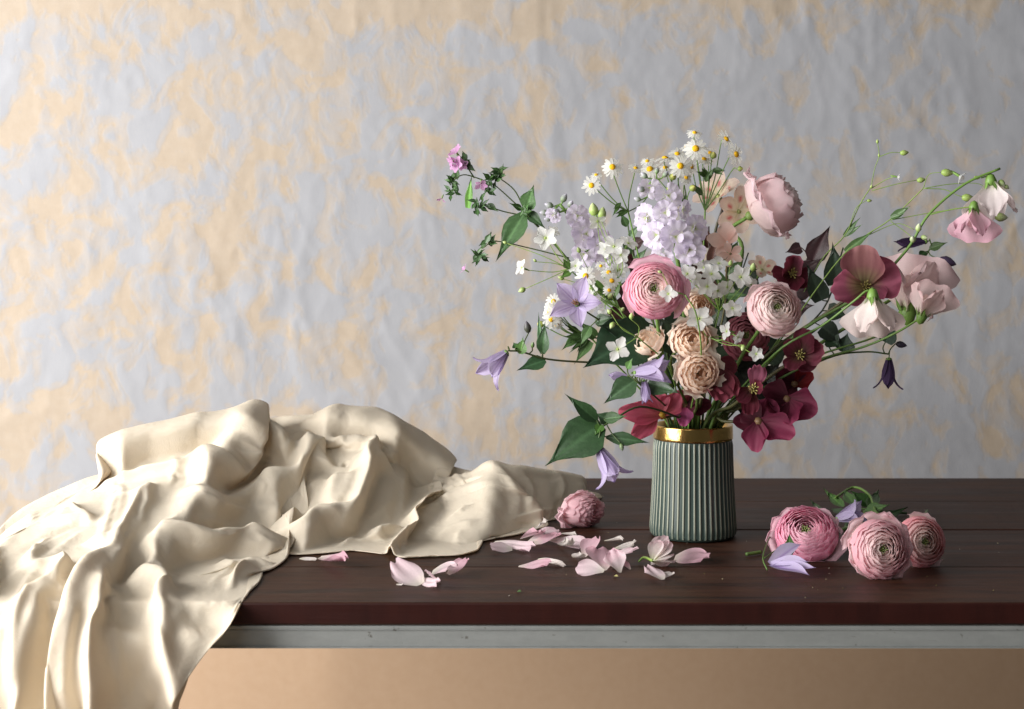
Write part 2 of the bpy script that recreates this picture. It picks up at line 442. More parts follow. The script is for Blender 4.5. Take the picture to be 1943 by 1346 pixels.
# ------------------------------------------------------------------ draped cloth
def cloth():
    ip = np.interp
    sm = lambda x: x * x * (3 - 2 * x)
    # crest of the heap: pixel column, pixel row, distance
    crest = [(-190, 1120, 1.62), (-90, 1060, 1.66), (0, 1012, 1.72), (60, 952, 1.80), (110, 912, 1.86), (170, 880, 1.91), (225, 850, 1.95), (300, 822, 1.97), (385, 800, 1.99),
             (412, 774, 2.0), (432, 757, 2.0), (465, 782, 2.02), (486, 796, 2.05), (502, 786, 2.09), (527, 778, 2.1), (600, 786, 2.1), (650, 790, 2.1), (672, 788, 2.1), (700, 794, 2.1),
             (738, 810, 2.1), (768, 846, 2.1), (790, 876, 2.1), (840, 890, 2.08), (892, 888, 2.05), (920, 870, 2.04), (945, 874, 2.04), (1000, 882, 2.08),
             (1050, 888, 2.12), (1088, 894, 2.15), (1098, 910, 2.17), (1103, 940, 2.17)]
    cp = np.array(crest, float)
    cX = (cp[:, 0] - CX) / FPX * cp[:, 2]; cZ = 0.388 - (cp[:, 1] - CY) / FPX * cp[:, 2]
    nX = 270
    X = np.linspace(cX[0], cX[-1], nX)
    yc = ip(X, cX, cp[:, 2]); zc = np.maximum(ip(X, cX, cZ), 0.006)
    k = np.array([.1, .2, .4, .2, .1])
    yc = np.convolve(np.pad(yc, 2, 'edge'), k, 'valid')
    fx = [-9, -0.322, -0.314, -0.306, -0.298, -0.29, -0.235, -0.20, -0.127, -0.068, -0.015, 0.02, 0.05, 0.093, 0.105]
    fy = [1.528, 1.528, 1.60, 1.68, 1.75, 1.785, 1.80, 1.815, 1.787, 1.80, 1.875, 1.93, 1.985, 2.08, 2.13]
    yf = ip(X, fx, fy)
    # where the slope of the heap meets the table
    yz = ip(X, [-0.9, -0.6, -0.46, -0.38, -0.322, -0.29, -0.235], [1.30, 1.36, 1.45, 1.62, 1.77, 1.785, 1.80]); yz = np.where(X > -0.235, yf, yz)
    pw = ip(X, [-0.5, -0.25], [1.05, 1.4])
    hang = X < -0.3215
    nB, nM, nH = 18, 136, 80
    rows = nB + nM + nH
    G = np.zeros((nX, rows, 3)); ok = np.ones((nX, rows), bool)
    for i in range(nX):
        t = np.linspace(1, 0, nB, endpoint=False)
        yb = min(yc[i] + 0.05 + zc[i] * 1.1, 2.335)
        G[i, :nB, 0] = X[i]; G[i, :nB, 1] = yc[i] + (yb - yc[i]) * t; G[i, :nB, 2] = 0.003 + zc[i] * (1 - t ** 1.6)
        t = np.linspace(0, 1, nM)
        y = yc[i] + (yf[i] - yc[i]) * t
        tau = np.clip((yc[i] - y) / (yc[i] - yz[i]), 0, 1)
        z = np.maximum(zc[i] * (1 - tau ** pw[i]), 0.010 if hang[i] else 0.004)
        G[i, nB:nB + nM, 0] = X[i]; G[i, nB:nB + nM, 1] = y; G[i, nB:nB + nM, 2] = z
        if hang[i]:
            s = np.linspace(0, 1, nH + 1)[1:]
            drop = 0.34 * s ** 1.2
            right = ip(-drop, [-0.34, -0.105, -0.04, 0], [-0.48, -0.385, -0.345, -0.330])
            fr = (X[i] - X[0]) / (-0.3215 - X[0])
            q = np.clip(drop / .03, 0, 1)
            xx = X[0] + 0.02 + (right - X[0] - 0.02) * fr
            G[i, nB + nM:, 0] = xx * q + X[i] * (1 - q)
            G[i, nB + nM:, 1] = 1.528 - 0.024 * (1 - np.exp(-drop / 0.012)) - 0.02 * drop
            G[i, nB + nM:, 2] = z[-1] * np.exp(-drop / .02) - drop
        else:
            ok[i, nB + nM:] = False; G[i, nB + nM:] = G[i, nB + nM - 1]
    du = np.gradient(G, axis=0); dv = np.gradient(G, axis=1)
    Nn = np.cross(du, dv); Nn /= np.maximum(np.linalg.norm(Nn, axis=2, keepdims=True), 1e-9)
    Nn *= np.sign(np.sum(Nn * np.array([0, -0.5, 1.0]), axis=2, keepdims=True) + 1e-9)
    Nn[np.linalg.norm(Nn, axis=2) < 0.5] = (0, 0, 1)
    for _ in range(10):
        Nn[1:-1] = (Nn[:-2] + Nn[1:-1] * 2 + Nn[2:]) / 4; Nn[:, 1:-1] = (Nn[:, :-2] + Nn[:, 1:-1] * 2 + Nn[:, 2:]) / 4
    Nn /= np.maximum(np.linalg.norm(Nn, axis=2, keepdims=True), 1e-9)
    px = CX + G[..., 0] / G[..., 1] * FPX; py = CY + (0.388 - G[..., 2]) / G[..., 1] * FPX
    Dp = np.zeros(px.shape); Dn = np.zeros(px.shape)
    for amp, wl, wr, pts in FOLDS:
        c = np.array([tuple(p) for p in catmull([Vector((x, y, 0)) for x, y in pts], 5)])[:, :2]
        best = np.full(px.shape, 1e9); sgn = np.zeros(px.shape); prm = np.zeros(px.shape)
        seg = np.linalg.norm(np.diff(c, axis=0), axis=1); tot = seg.sum(); acc = 0
        for (a, b), Ls in zip(zip(c[:-1], c[1:]), seg):
            d = b - a; tt = np.clip(((px - a[0]) * d[0] + (py - a[1]) * d[1]) / (Ls * Ls + 1e-9), 0, 1)
            ex = px - (a[0] + d[0] * tt); ey = py - (a[1] + d[1] * tt)
            q = ex * ex + ey * ey; m = q < best
            best = np.where(m, q, best); sgn = np.where(m, d[0] * ey - d[1] * ex, sgn); prm = np.where(m, (acc + tt * Ls) / tot, prm)
            acc += Ls
        t = np.sqrt(best) / np.where(sgn > 0, wr, wl)
        e = sm(np.clip(np.minimum(prm, 1 - prm) / 0.3, 0, 1)); e = 0.35 + 0.65 * e
        if amp > 0:
            f = np.where(t < 1, (1 - t) ** 1.7 * (1 + 0.9 * t), 0)
            Dp = np.maximum(Dp, amp * 0.001 * f * e) + 0.25 * np.minimum(Dp, amp * 0.001 * f * e)
        else:
            f = np.where(t < 1, (1 - t * t) ** 2, 0)
            Dn = np.minimum(Dn, amp * 0.001 * f * e)
    D = Dp + Dn
    bord = np.ones(px.shape)
    for i in range(nX):
        if not hang[i]:
            t = np.linspace(0, 1, nM); bord[i, nB:nB + nM] = np.clip((1 - t) / 0.12, 0, 1) ** .6
        bord[i, :nB] *= np.linspace(0.0, 1, nB)
    tgt = G + Nn * (D * bord)[..., None]
    tgt = tgt + Nn * ((fbm(px / 60, py / 60, 2) - 0.4) * 0.004 * bord)[..., None]
    # ---- relax the sheet as inextensible cloth: excess length buckles into folds, gravity pulls it on the core of the heap
    def relax(A, tgt, rest_shape, core, Nn, ok, exu, exv, iters, pull, bend, grav, gcol):
        nu_, nv_ = ok.shape; V_ = np.zeros_like(A); cons = []; X_ = tgt[:, nv_ // 3, 0]
        for di, dj, ex, st in ((1, 0, exu, .9), (0, 1, exv, .9), (1, 1, (exu + exv) / 2, .4), (1, -1, (exu + exv) / 2, .4), (2, 0, 1.0, bend), (0, 2, 1.0, bend)):
            i0, i1 = max(0, -di), nu_ - max(0, di); j0, j1 = max(0, -dj), nv_ - max(0, dj)
            sa = (slice(i0, i1), slice(j0, j1)); sb = (slice(i0 + di, i1 + di), slice(j0 + dj, j1 + dj))
            cons.append((sa, sb, ok[sa] & ok[sb], np.linalg.norm(rest_shape[sa] - rest_shape[sb], axis=2) * (1 + (ex - 1) * gcol[sa[0]]), st))
        cnt = np.zeros(ok.shape)
        for it in range(iters):
            V_ *= 0.92; V_[..., 2] -= grav
            prev = A.copy(); A = A + V_
            A += (tgt - A) * (pull[0] + (pull[1] - pull[0]) * min(1, it / (iters * .5)))
            for rep in range(3):
                acc = np.zeros_like(A); cnt[:] = 0
                for sa, sb, m, l0, st in cons:
                    d = A[sb] - A[sa]; ln = np.maximum(np.linalg.norm(d, axis=2), 1e-9)
                    corr = (d * ((ln - l0) / ln * 0.5 * st * m)[..., None])
                    acc[sa] += corr; acc[sb] -= corr
                    cnt[sa] += m * min(st * 2, 1); cnt[sb] += m * min(st * 2, 1)
                A += acc / np.maximum(cnt, 1)[..., None] * 1.8
                q = np.sum((A - core) * Nn, axis=2); A += Nn * np.maximum(-q, 0)[..., None]
                on = (A[..., 1] > TY0 - 0.005) & (A[..., 0] > TX0)
                A[..., 2] = np.where(on & (A[..., 2] > -0.02), np.maximum(A[..., 2], 0.0022), A[..., 2])
                A[..., 1] = np.where((A[..., 2] < -0.002), np.minimum(A[..., 1], TY0 - 0.006), A[..., 1])
                A[X_[::1] < 0.02, 0] = tgt[X_[::1] < 0.02, 0]
            V_ = np.clip(A - prev, -0.004, 0.004)
        return A
    def upsample(d, f, shape):
        # bilinear interpolation of a coarse displacement
        iu = np.minimum(np.arange(shape[0]) / f, d.shape[0] - 1.001); iv = np.minimum(np.arange(shape[1]) / f, d.shape[1] - 1.001)
        u0 = iu.astype(int); v0 = iv.astype(int); fu = (iu - u0)[:, None, None]; fv = (iv - v0)[None, :, None]
        g = lambda a, b: d[np.ix_(a, b)]
        return (g(u0, v0) * (1 - fu) + g(u0 + 1, v0) * fu) * (1 - fv) + (g(u0, v0 + 1) * (1 - fu) + g(u0 + 1, v0 + 1) * fu) * fv
    core = G - Nn * np.interp(X, [-0.20, -0.06], [CORE, .007])[:, None, None]
    fc = 8
    gX = np.interp(X, [-0.42, -0.34, -0.31, -0.27, -0.16, -0.02, 0.1], [1.0, .7, .6, 1.0, 1.0, .45, .25])[:, None]
    okc = ok[::fc, ::fc]; tc = tgt[::fc, ::fc]
    Ac = relax(tc.copy(), tc, tc, core[::fc, ::fc], Nn[::fc, ::fc], okc, EX[0], EX[1], ITS[0], PULL, BEND[0], GRAV, gX[::fc])
    dd = upsample(Ac - tc, fc, ok.shape)
    A = tgt + dd
    for _ in range(2): A[1:-1, 1:-1] = (A[:-2, 1:-1] + A[2:, 1:-1] + A[1:-1, :-2] + A[1:-1, 2:] + 4 * A[1:-1, 1:-1]) / 8
    A = relax(A.copy(), A.copy(), A.copy(), core, Nn, ok, EX2[0], EX2[1], ITS[1], (.02, .01), BEND[1], GRAV * .4, gX)
    G2 = A
    for it in range(3):
        S = G2.copy()
        S[1:-1, 1:-1] = (G2[:-2, 1:-1] + G2[2:, 1:-1] + G2[1:-1, :-2] + G2[1:-1, 2:] + 4 * G2[1:-1, 1:-1]) / 8
        bad = ~ok; bad[:-1] |= ~ok[1:]; bad[:, :-1] |= ~ok[:, 1:]
        S[bad] = G2[bad]; G2 = S
    # crisp crease lines along the folds
    px = CX + G2[..., 0] / G2[..., 1] * FPX; py = CY + (0.388 - G2[..., 2]) / G2[..., 1] * FPX
    D2 = np.zeros(px.shape)
    lines = [(np.sign(f[0]) * min(abs(f[0]) * .18, 6.0), max(6, min(f[1], f[2]) * .40), max(9, max(f[1], f[2]) * .45) if f[1] < f[2] else max(6, f[2] * .40), f[3]) if f[1] < f[2] else
             (np.sign(f[0]) * min(abs(f[0]) * .18, 6.0), max(9, f[1] * .45), max(6, f[2] * .40), f[3]) for f in FOLDS] + CREASES
    for amp, wl, wr, pts in lines:
        c = np.array([tuple(p) for p in catmull([Vector((x, y, 0)) for x, y in pts], 5)])[:, :2]
        x0, x1, y0, y1 = c[:, 0].min() - 60, c[:, 0].max() + 60, c[:, 1].min() - 60, c[:, 1].max() + 60
        sel = (px > x0) & (px < x1) & (py > y0) & (py < y1)
        X_, Y_ = px[sel], py[sel]
        best = np.full(X_.shape, 1e9); sgn = np.zeros(X_.shape); prm = np.zeros(X_.shape)
        seg = np.linalg.norm(np.diff(c, axis=0), axis=1); tot = seg.sum(); acc = 0
        for (a, b), Ls in zip(zip(c[:-1], c[1:]), seg):
            d = b - a; tt = np.clip(((X_ - a[0]) * d[0] + (Y_ - a[1]) * d[1]) / (Ls * Ls + 1e-9), 0, 1)
            ex = X_ - (a[0] + d[0] * tt); ey = Y_ - (a[1] + d[1] * tt)
            q = ex * ex + ey * ey; m = q < best
            best = np.where(m, q, best); sgn = np.where(m, d[0] * ey - d[1] * ex, sgn); prm = np.where(m, (acc + tt * Ls) / tot, prm)
            acc += Ls
        t = np.sqrt(best) / np.where(sgn > 0, wr, wl)
        e = np.clip(np.minimum(prm, 1 - prm) / 0.3, 0, 1); e = sm(e)
        f = np.where(t < 1, (1 - t) ** 1.5, 0) * e * amp * 0.001
        D2[sel] = np.where(np.abs(f) > np.abs(D2[sel]), f, D2[sel])
    D2 += 0.0016 * (fbm(px / 26 + py / 90, py / 26 - px / 60, 3) - .44)
    G2 = G2 + Nn * (D2 * bord)[..., None]
    on = (G2[..., 1] > TY0 - 0.005) & (G2[..., 0] > TX0) & (G2[..., 2] > -0.02)
    G2[..., 2] = np.where(on, np.maximum(G2[..., 2], 0.0020), G2[..., 2])
    G2[..., 1] = np.where(G2[..., 2] < -0.002, np.minimum(G2[..., 1], TY0 - 0.006), G2[..., 1])
    G2 = G2.copy(); G2[..., 2] += T
    idx = np.arange(nX * rows).reshape(nX, rows)
    a = idx[:-1, :-1]; b = idx[1:, :-1]; c = idx[1:, 1:]; d = idx[:-1, 1:]
    good = ok[:-1, :-1] & ok[1:, :-1] & ok[1:, 1:] & ok[:-1, 1:]
    Fq = np.stack([a[good], d[good], c[good], b[good]], 1)
    used = np.unique(Fq); remap = -np.ones(nX * rows, int); remap[used] = np.arange(len(used))
    me = np_mesh('draped_cloth', G2.reshape(-1, 3)[used], remap[Fq], M_CLOTH)
    o = link('draped_cloth', me, label='cream cotton cloth heaped in folds and hanging over the table edge', category='cloth')
    md = o.modifiers.new('smooth', 'SUBSURF'); md.levels = 1; md.render_levels = 1
    md = o.modifiers.new('thickness', 'SOLIDIFY'); md.thickness = 0.0009; md.offset = -1
    return o
CORE, EX, EX2, ITS, PULL, BEND, GRAV = 0.032, (1.44, 1.20), (1.01, 1.005), (340, 40), (.03, .004), (.05, .08), 0.00030
CREASES = [
    (4, 8, 14, [(330, 862), (336, 890), (322, 925)]), (-3, 8, 8, [(345, 870), (352, 905), (345, 930)]),
    (5, 7, 18, [(232, 850), (238, 880), (232, 905)]), (4, 7, 14, [(255, 895), (290, 870), (325, 858)]),
    (5, 8, 20, [(440, 862), (475, 900), (500, 925), (522, 955)]), (3, 10, 14, [(560, 830), (575, 880), (570, 930)]),
    (3, 8, 12, [(590, 825), (610, 860), (640, 890)]), (4, 9, 14, [(520, 770), (535, 790), (570, 800), (620, 796)]),
    (5, 8, 20, [(640, 785), (655, 810), (648, 850)]), (4, 10, 18, [(700, 800), (745, 835), (790, 868)]),
    (5, 8, 18, [(700, 868), (735, 862), (768, 866)]), (-4, 8, 8, [(790, 868), (815, 872), (830, 880)]),
    (4, 8, 14, [(850, 890), (880, 915), (900, 930)]), (5, 8, 24, [(640, 870), (655, 920), (630, 970), (585, 1005)]),
    (4, 6, 10, [(350, 975), (430, 1000), (520, 1030), (570, 1048)]), (4, 6, 10, [(380, 985), (450, 1015), (530, 1045)]),
    (-4, 6, 6, [(360, 985), (440, 1012), (520, 1042)]), (4, 7, 12, [(290, 1005), (350, 1040), (410, 1058), (470, 1052)]),
    (5, 6, 20, [(225, 930), (215, 965), (200, 1010), (196, 1030)]), (4, 7, 16, [(70, 940), (62, 975), (70, 1000)]),
    (4, 8, 12, [(165, 1000), (110, 1050), (60, 1080), (20, 1120)]), (4, 8, 12, [(150, 885), (100, 935), (70, 985)]),
    (5, 7, 18, [(65, 1090), (35, 1140), (25, 1190)]), (4, 8, 14, [(300, 1060), (330, 1130), (370, 1200), (400, 1240)]),
    (4, 8, 14, [(390, 1120), (420, 1090), (450, 1070), (480, 1058)]), (3, 10, 14, [(200, 1230), (190, 1290), (188, 1346)]),
    (4, 8, 14, [(100, 1120), (75, 1190), (62, 1270), (58, 1346)]), (3, 8, 12, [(820, 1030), (860, 1000), (920, 985)]),
    (4, 7, 12, [(960, 990), (1010, 975), (1060, 965)]), (4, 9, 16, [(985, 890), (1010, 930), (1000, 980)]), (4, 9, 16, [(1050, 892), (1070, 920), (1060, 960)]),
]
FOLDS = [
    # rolls at the top of the heap
    (26, 70, 44, [(205, 868), (290, 834), (385, 814), (415, 790), (434, 772)]),
    (24, 40, 60, [(434, 772), (470, 795), (520, 822), (556, 838)]),
    (-8, 24, 20, [(300, 866), (400, 850), (450, 848), (530, 858)]),
    (34, 26, 80, [(420, 862), (515, 864), (545, 844), (562, 828), (580, 824), (610, 838), (640, 848)]),
    (-26, 22, 26, [(470, 836), (520, 846), (560, 822)]),
    (18, 24, 40, [(500, 775), (512, 800), (540, 830)]),
    (-16, 18, 22, [(535, 772), (560, 785), (610, 792)]),
    (26, 40, 60, [(652, 775), (642, 800), (650, 840), (650, 880)]),
    # long fold from the right peak to the swag
    (46, 44, 110, [(738, 780), (692, 812), (678, 850), (668, 900), (645, 950), (610, 990), (570, 1012), (510, 1020)]),
    (-20, 24, 26, [(655, 840), (655, 890), (640, 940)]),
    (38, 26, 70, [(310, 970), (375, 940), (430, 960), (497, 978), (545, 952), (600, 914), (642, 872)]),
    (-34, 60, 44, [(390, 910), (450, 928), (500, 942), (570, 900)]),
    (20, 30, 60, [(420, 862), (470, 900), (500, 930), (522, 958)]),
    (-14, 24, 26, [(330, 860), (335, 900), (325, 930)]),
    # tight creases running to the pinch
    (16, 14, 18, [(345, 972), (420, 992), (500, 1022), (560, 1048)]),
    (-12, 10, 10, [(370, 978), (440, 1004), (520, 1038)]),
    (16, 12, 22, [(290, 1000), (360, 1032), (420, 1050), (470, 1048), (530, 1038)]),
    (-16, 14, 14, [(320, 1090), (390, 1064), (460, 1058), (520, 1054)]),
    # flap at the left
    (14, 14, 60, [(196, 880), (208, 918), (232, 925), (228, 965), (205, 1022)]),
    (-9, 24, 14, [(200, 890), (222, 905), (222, 950)]),
    (22, 36, 60, [(-60, 1075), (0, 1040), (60, 1002), (150, 975), (215, 958)]),
    (-16, 20, 18, [(20, 1060), (90, 1022), (160, 992), (205, 990)]),
    (22, 20, 50, [(-60, 1150), (20, 1098), (100, 1050), (165, 1006), (205, 1010)]),
    # drape over the front edge
    (44, 18, 95, [(310, 966), (272, 985), (245, 1020), (228, 1070), (218, 1140), (222, 1210), (238, 1290), (250, 1360)]),
    (30, 40, 60, [(275, 995), (295, 1050), (320, 1120), (350, 1190), (384, 1250)]),
    (-14, 26, 26, [(285, 1110), (300, 1170), (330, 1230)]),
    (-26, 26, 16, [(235, 1030), (205, 1090), (190, 1160), (180, 1250), (178, 1360)]),
    (28, 26, 40, [(205, 1070), (165, 1120), (140, 1180), (127, 1250), (122, 1360)]),
    (-22, 18, 14, [(170, 1040), (120, 1090), (96, 1150), (86, 1250), (80, 1360)]),
    (26, 24, 40, [(155, 1028), (90, 1065), (50, 1110), (30, 1170), (22, 1260), (18, 1360)]),
    (-16, 16, 14, [(40, 1150), (10, 1200), (0, 1280), (-4, 1360)]),
    # right tail
    (34, 70, 20, [(742, 800), (788, 866), (768, 872), (766, 905), (760, 960), (752, 1030)]),
    (22, 18, 60, [(765, 934), (720, 972), (670, 1005), (630, 1028)]),
    (-14, 20, 20, [(700, 1004), (735, 988), (758, 964)]),
    (30, 18, 80, [(955, 905), (900, 925), (850, 948), (805, 980), (770, 1002)]),
    (-26, 50, 16, [(935, 903), (880, 918), (830, 942), (785, 975)]),
    (26, 30, 40, [(900, 895), (930, 882), (962, 905), (984, 950), (978, 1005)]),
    (14, 30, 30, [(830, 870), (845, 900), (870, 930)]),
    (-12, 20, 24, [(955, 930), (965, 960), (960, 985)]),
]
cloth_obj = cloth()

# ------------------------------------------------------------------ plant tissue generators
RNG = random.Random(11)
def mixt(a, b, t):
    t = max(0.0, min(1.0, t)); return tuple(a[k] * (1 - t) + b[k] * t for k in range(3))
def frame(pos, zdir, roll=0.0):
    z = Vector(zdir).normalized()
    ref = Vector((0, 0, 1)) if abs(z.z) < 0.95 else Vector((0, 1, 0))
    x = ref.cross(z).normalized(); y = z.cross(x)
    M = Matrix((x, y, z)).transposed().to_4x4(); M.translation = Vector(pos)
    return M @ Matrix.Rotation(roll, 4, 'Z')
def frame_yz(pos, ydir, zhint):
    y = Vector(ydir).normalized(); z = Vector(zhint); z = (z - y * z.dot(y)).normalized(); x = y.cross(z)
    M = Matrix((x, y, z)).transposed().to_4x4(); M.translation = Vector(pos)
    return M
SH = {'round': [.22, .55, .86, 1.0, .98, .80], 'fan': [.12, .34, .66, .92, 1.0, .92], 'lance': [.18, .72, 1.0, .86, .50, .02],
      'ovate': [.30, .92, 1.0, .78, .42, .02], 'obov': [.14, .38, .72, 1.0, .95, .62], 'strap': [.35, .8, 1.0, 1.0, .9, .65],
      'clem': [.42, .72, .95, 1.0, .66, .04], 'heart': [.75, 1.0, .92, .70, .38, .02], 'linear': [.6, .9, 1.0, .8, .5, .02]}
def petal_mesh(L_, Wd, shape, colf, mat, name='petal', cup=0.0, bend=0.0, curl=0.0, ruf=0.0, nf=3.0, rnd=.25, notch=0.0, fold=0.0, twist=0.0, nu=6, nv=7, ph=None, rib=0.0):
    ph = RNG.uniform(0, 6.28) if ph is None else ph
    sh = SH[shape]; xs = np.linspace(0, 1, len(sh))
    n = 24; ang = [bend * (k / n) + curl * max(0, k / n - .45) ** 2 * 3.3 for k in range(n + 1)]
    sy = [0.0]; sz = [0.0]
    for k in range(n):
        sy.append(sy[-1] + math.cos(ang[k]) / n); sz.append(sz[-1] + math.sin(ang[k]) / n)
    mb = MB(); pts, cols = [], []
    for j in range(nv + 1):
        v = j / nv
        w = Wd * 0.5 * float(np.interp(v, xs, sh))
        for i in range(nu + 1):
            u = -1 + 2 * i / nu
            s = v * (1 - rnd * abs(u) ** 2.3 * v - notch * math.exp(-(u / .2) ** 2) * v ** 3)
            k = min(max(s, 0), 1) * n; k0 = min(int(k), n - 1); fr = k - k0
            y = (sy[k0] * (1 - fr) + sy[k0 + 1] * fr) * L_; z = (sz[k0] * (1 - fr) + sz[k0 + 1] * fr) * L_
            a = ang[k0] * (1 - fr) + ang[k0 + 1] * fr
            h = cup * w * u * u + fold * w * abs(u) + ruf * L_ * math.sin(nf * pi * u + ph + 1.3 * v) * v * v * (0.35 + 0.65 * abs(u))
            if rib: h += rib * L_ * math.cos(u * pi * 3) * (1 - v) 
            x = w * u
            if twist:
                tw = twist * v; x, h = x * math.cos(tw) - h * math.sin(tw), x * math.sin(tw) + h * math.cos(tw)
            pts.append(Vector((x, y - math.sin(a) * h, z + math.cos(a) * h)))
            cols.append(colf(u, v))
    mb.grid(pts, cols, nu, nv)
    return mb.mesh(name, mat)
def between(parent, a, b, width, shape, colf, mat=None, name='petal', nrm=(-.25, -1, .35), label=None, **kw):
    """a petal or leaf running from a to b"""
    a = Vector(a); b = Vector(b)
    me = petal_mesh((b - a).length * 1.03, width, shape, colf, mat or M_PETAL, name, **kw)
    o = link(name, me, parent, frame_yz(a, b - a, nrm))
    if label: o['label'] = label
    return o
def tube(parent, name, pts, r0, r1, c0, c1=None, n=6, seg=6, mat=None):
    path = catmull(pts, seg); m = len(path)
    mb = MB(); mb.tube(path, [r0 + (r1 - r0) * k / (m - 1) for k in range(m)], c0, n, c1)
    return mb.build(name, mat or M_STEM, parent)
def blob(parent, name, M, prof, n, col, mat=None):
    mb = MB(); mb.lathe(prof, n, col); return mb.build(name, mat or M_STEM, parent, M)
GREEN = (.085, .155, .035); GREEN2 = (.14, .25, .05); DKGREEN = (.022, .050, .020); BROWN = (.045, .022, .018)
LIME = (.26, .38, .08)
def leafcol(a, b=None, vein=None):
    b = b or tuple(x * .75 for x in a); vein = vein or tuple(min(1, x * 1.7 + .01) for x in a)
    def f(u, v):
        c = mixt(a, b, v * .6 + .35 * abs(u))
        s = abs(((v * 6.5 - abs(u) * 1.5) % 1.0) - .5) * 2
        c = mixt(c, vein, .40 * max(0, s - .72) / .28)
        if abs(u) < .09: c = mixt(c, vein, .8)
        return c
    return f
def leaf(parent, a, b, width, col=(.045, .095, .03), shape='ovate', **kw):
    kw.setdefault('fold', .22); kw.setdefault('bend', RNG.uniform(-.5, .3)); kw.setdefault('nu', 12 if width > .012 else 6); kw.setdefault('nv', 20 if width > .012 else 8)
    kw.setdefault('ruf', .03)
    return between(parent, a, b, width, shape, leafcol(col), M_LEAF, 'leaf', **kw)

MOUTH = Vector((VX, VD, T + H))
def root_of(target, k=None):
    """start of a stem inside the vase and the point where it leans on the rim"""
    d = Vector((target.x - VX, target.y - VD, 0)); 
    q = d.normalized() if d.length > 1e-6 else Vector((1, 0, 0))
    f = min(1.0, d.length / .16)
    jit = Vector((RNG.uniform(-.008, .008), RNG.uniform(-.008, .008), 0))
    return (Vector((VX, VD, T + .03)) - q * .022 * f + jit, MOUTH + q * .036 * f + jit * .6 + Vector((0, 0, .004)))
def plant(name, label, cat, target, group=None):
    a, b = root_of(Vector(target))
    t = thing(name, label, cat, a, group)
    t_root[t] = (a, b)
    return t
t_root = {}
def main_stem(t, via, r0=.0022, r1=.0016, c0=GREEN, c1=None, n=7, name='stem'):
    a, b = t_root[t]
    return tube(t, name, [a, b] + [Vector(v) for v in via], r0, r1, c0, c1, n)

# ---- many-petalled cups: ranunculus, roses
def cupflower(t, pos, dirv, R, n, cin, cout, base, seed, ruf=.02, guard=0, gcol=None, roll=0.0, close=.37, span0=1.25, span1=.72, center='green', flat=0.0, edge=None, spread=0.0, depth=1.0, back=None, zs=1.0, dimple=.16, outr=.92):
    r = random.Random(seed)
    M = frame(pos, dirv, roll)
    S = M @ Matrix.Diagonal((R, R, R * zs, 1))
    rec = MB(); rec.lathe([(0, -.62), (.10, -.60), (.16, -.54), (.13, -.47), (0, -.44)], 10, (.16, .24, .06))
    cup = rec.build('receptacle', M_STEM, t, S)
    if center == 'green':
        mb = MB()
        for k in range(16):
            a = k * 2.4; q = .085 * math.sqrt(k / 16)
            p = Vector((q * math.cos(a), q * math.sin(a), 0)); up = Vector((p.x * 1.1, p.y * 1.1, .12 + .05 * r.random()))
            mb.tube([p, p + up * .6, p + up], [.022, .024, .006], (.045, .07, .012), 5, (.30, .36, .12))
        mb.build('flower_centre', M_STEM, cup, S @ Matrix.Translation((0, 0, .27)), kind='stuff')
    zd = depth
    for i in range(n + guard):
        g = i >= n
        tt = ((i + .6) / n) ** .82 if not g else 1.0
        tt = min(tt, 1.0)
        az = i * 2.39996 + r.uniform(-.25, .25)
        rr = .05 + (outr - .05) * tt; rb = min(1.0, rr + .10 + .10 * (1 - tt))
        zr = .52 * math.sqrt(max(0, 1 - (rr * .99) ** 2)) * zd + .03 - dimple * math.exp(-(rr / .24) ** 2) + r.uniform(-.025, .025)
        if g:
            q = r.uniform(.0, 1.0); rb = 1.0 + .06 * q; rr = 1.04 + .22 * q; zr = .10 - .25 * q
        span = (span0 + (span1 - span0) * tt) * r.uniform(.88, 1.12)
        ctrl = catmull([Vector((.04, -.50 * zd, 0)), Vector((rb * .80, -.36 * zd, 0)), Vector((rb, -.04 + .3 * (zr - .1), 0)), Vector((rr + (.05 if not g else -.02), zr - .07, 0)), Vector((rr, zr, 0))], 8)
        m = len(ctrl) - 1
        nu, nv = (8, 7) if tt > .3 else (8, 5)
        ph = r.uniform(0, 6.28); pts, cols = [], []
        lean = r.uniform(.0, .05); nfq = r.uniform(2.0, 3.6)
        rf = ruf * (.5 + .8 * tt) * (1.8 if g else 1)
        dent = r.uniform(0, .07)
        for j in range(nv + 1):
            v0 = 1 - (1 - j / nv) ** 1.35
            for ii in range(nu + 1):
                u = -1 + 2 * ii / nu
                v = v0 * (1 - .24 * abs(u) ** 3 - dent * math.exp(-(u / .25) ** 2))
                k = v * m; k0 = min(int(k), m - 1); c = ctrl[k0].lerp(ctrl[k0 + 1], k - k0)
                rad = c.x * (1 + lean * u * v) + rf * math.sin(nfq * pi * u + ph) * v ** 3
                zz = c.y + rf * .8 * math.cos(nfq * pi * u * .8 + ph) * v ** 3
                fi = az + u * span * (.30 + .70 * v ** .6)
                pts.append(Vector((rad * math.cos(fi), rad * math.sin(fi), zz)))
                c0 = gcol if (g and gcol) else mixt(cin, cout, tt ** 1.5)
                cc = mixt(base, c0, (v - .18) / .45)
                if edge: cc = mixt(cc, edge, max(0, (v0 - .86) / .14) * .7)
                if back and tt > .8: cc = mixt(cc, back, max(0, .55 - v) * 1.4)
                cols.append(cc)
        mb = MB(); mb.grid(pts, cols, nu, nv)
        mb.build('petal', M_PETAL, cup, S)
    return cup, M
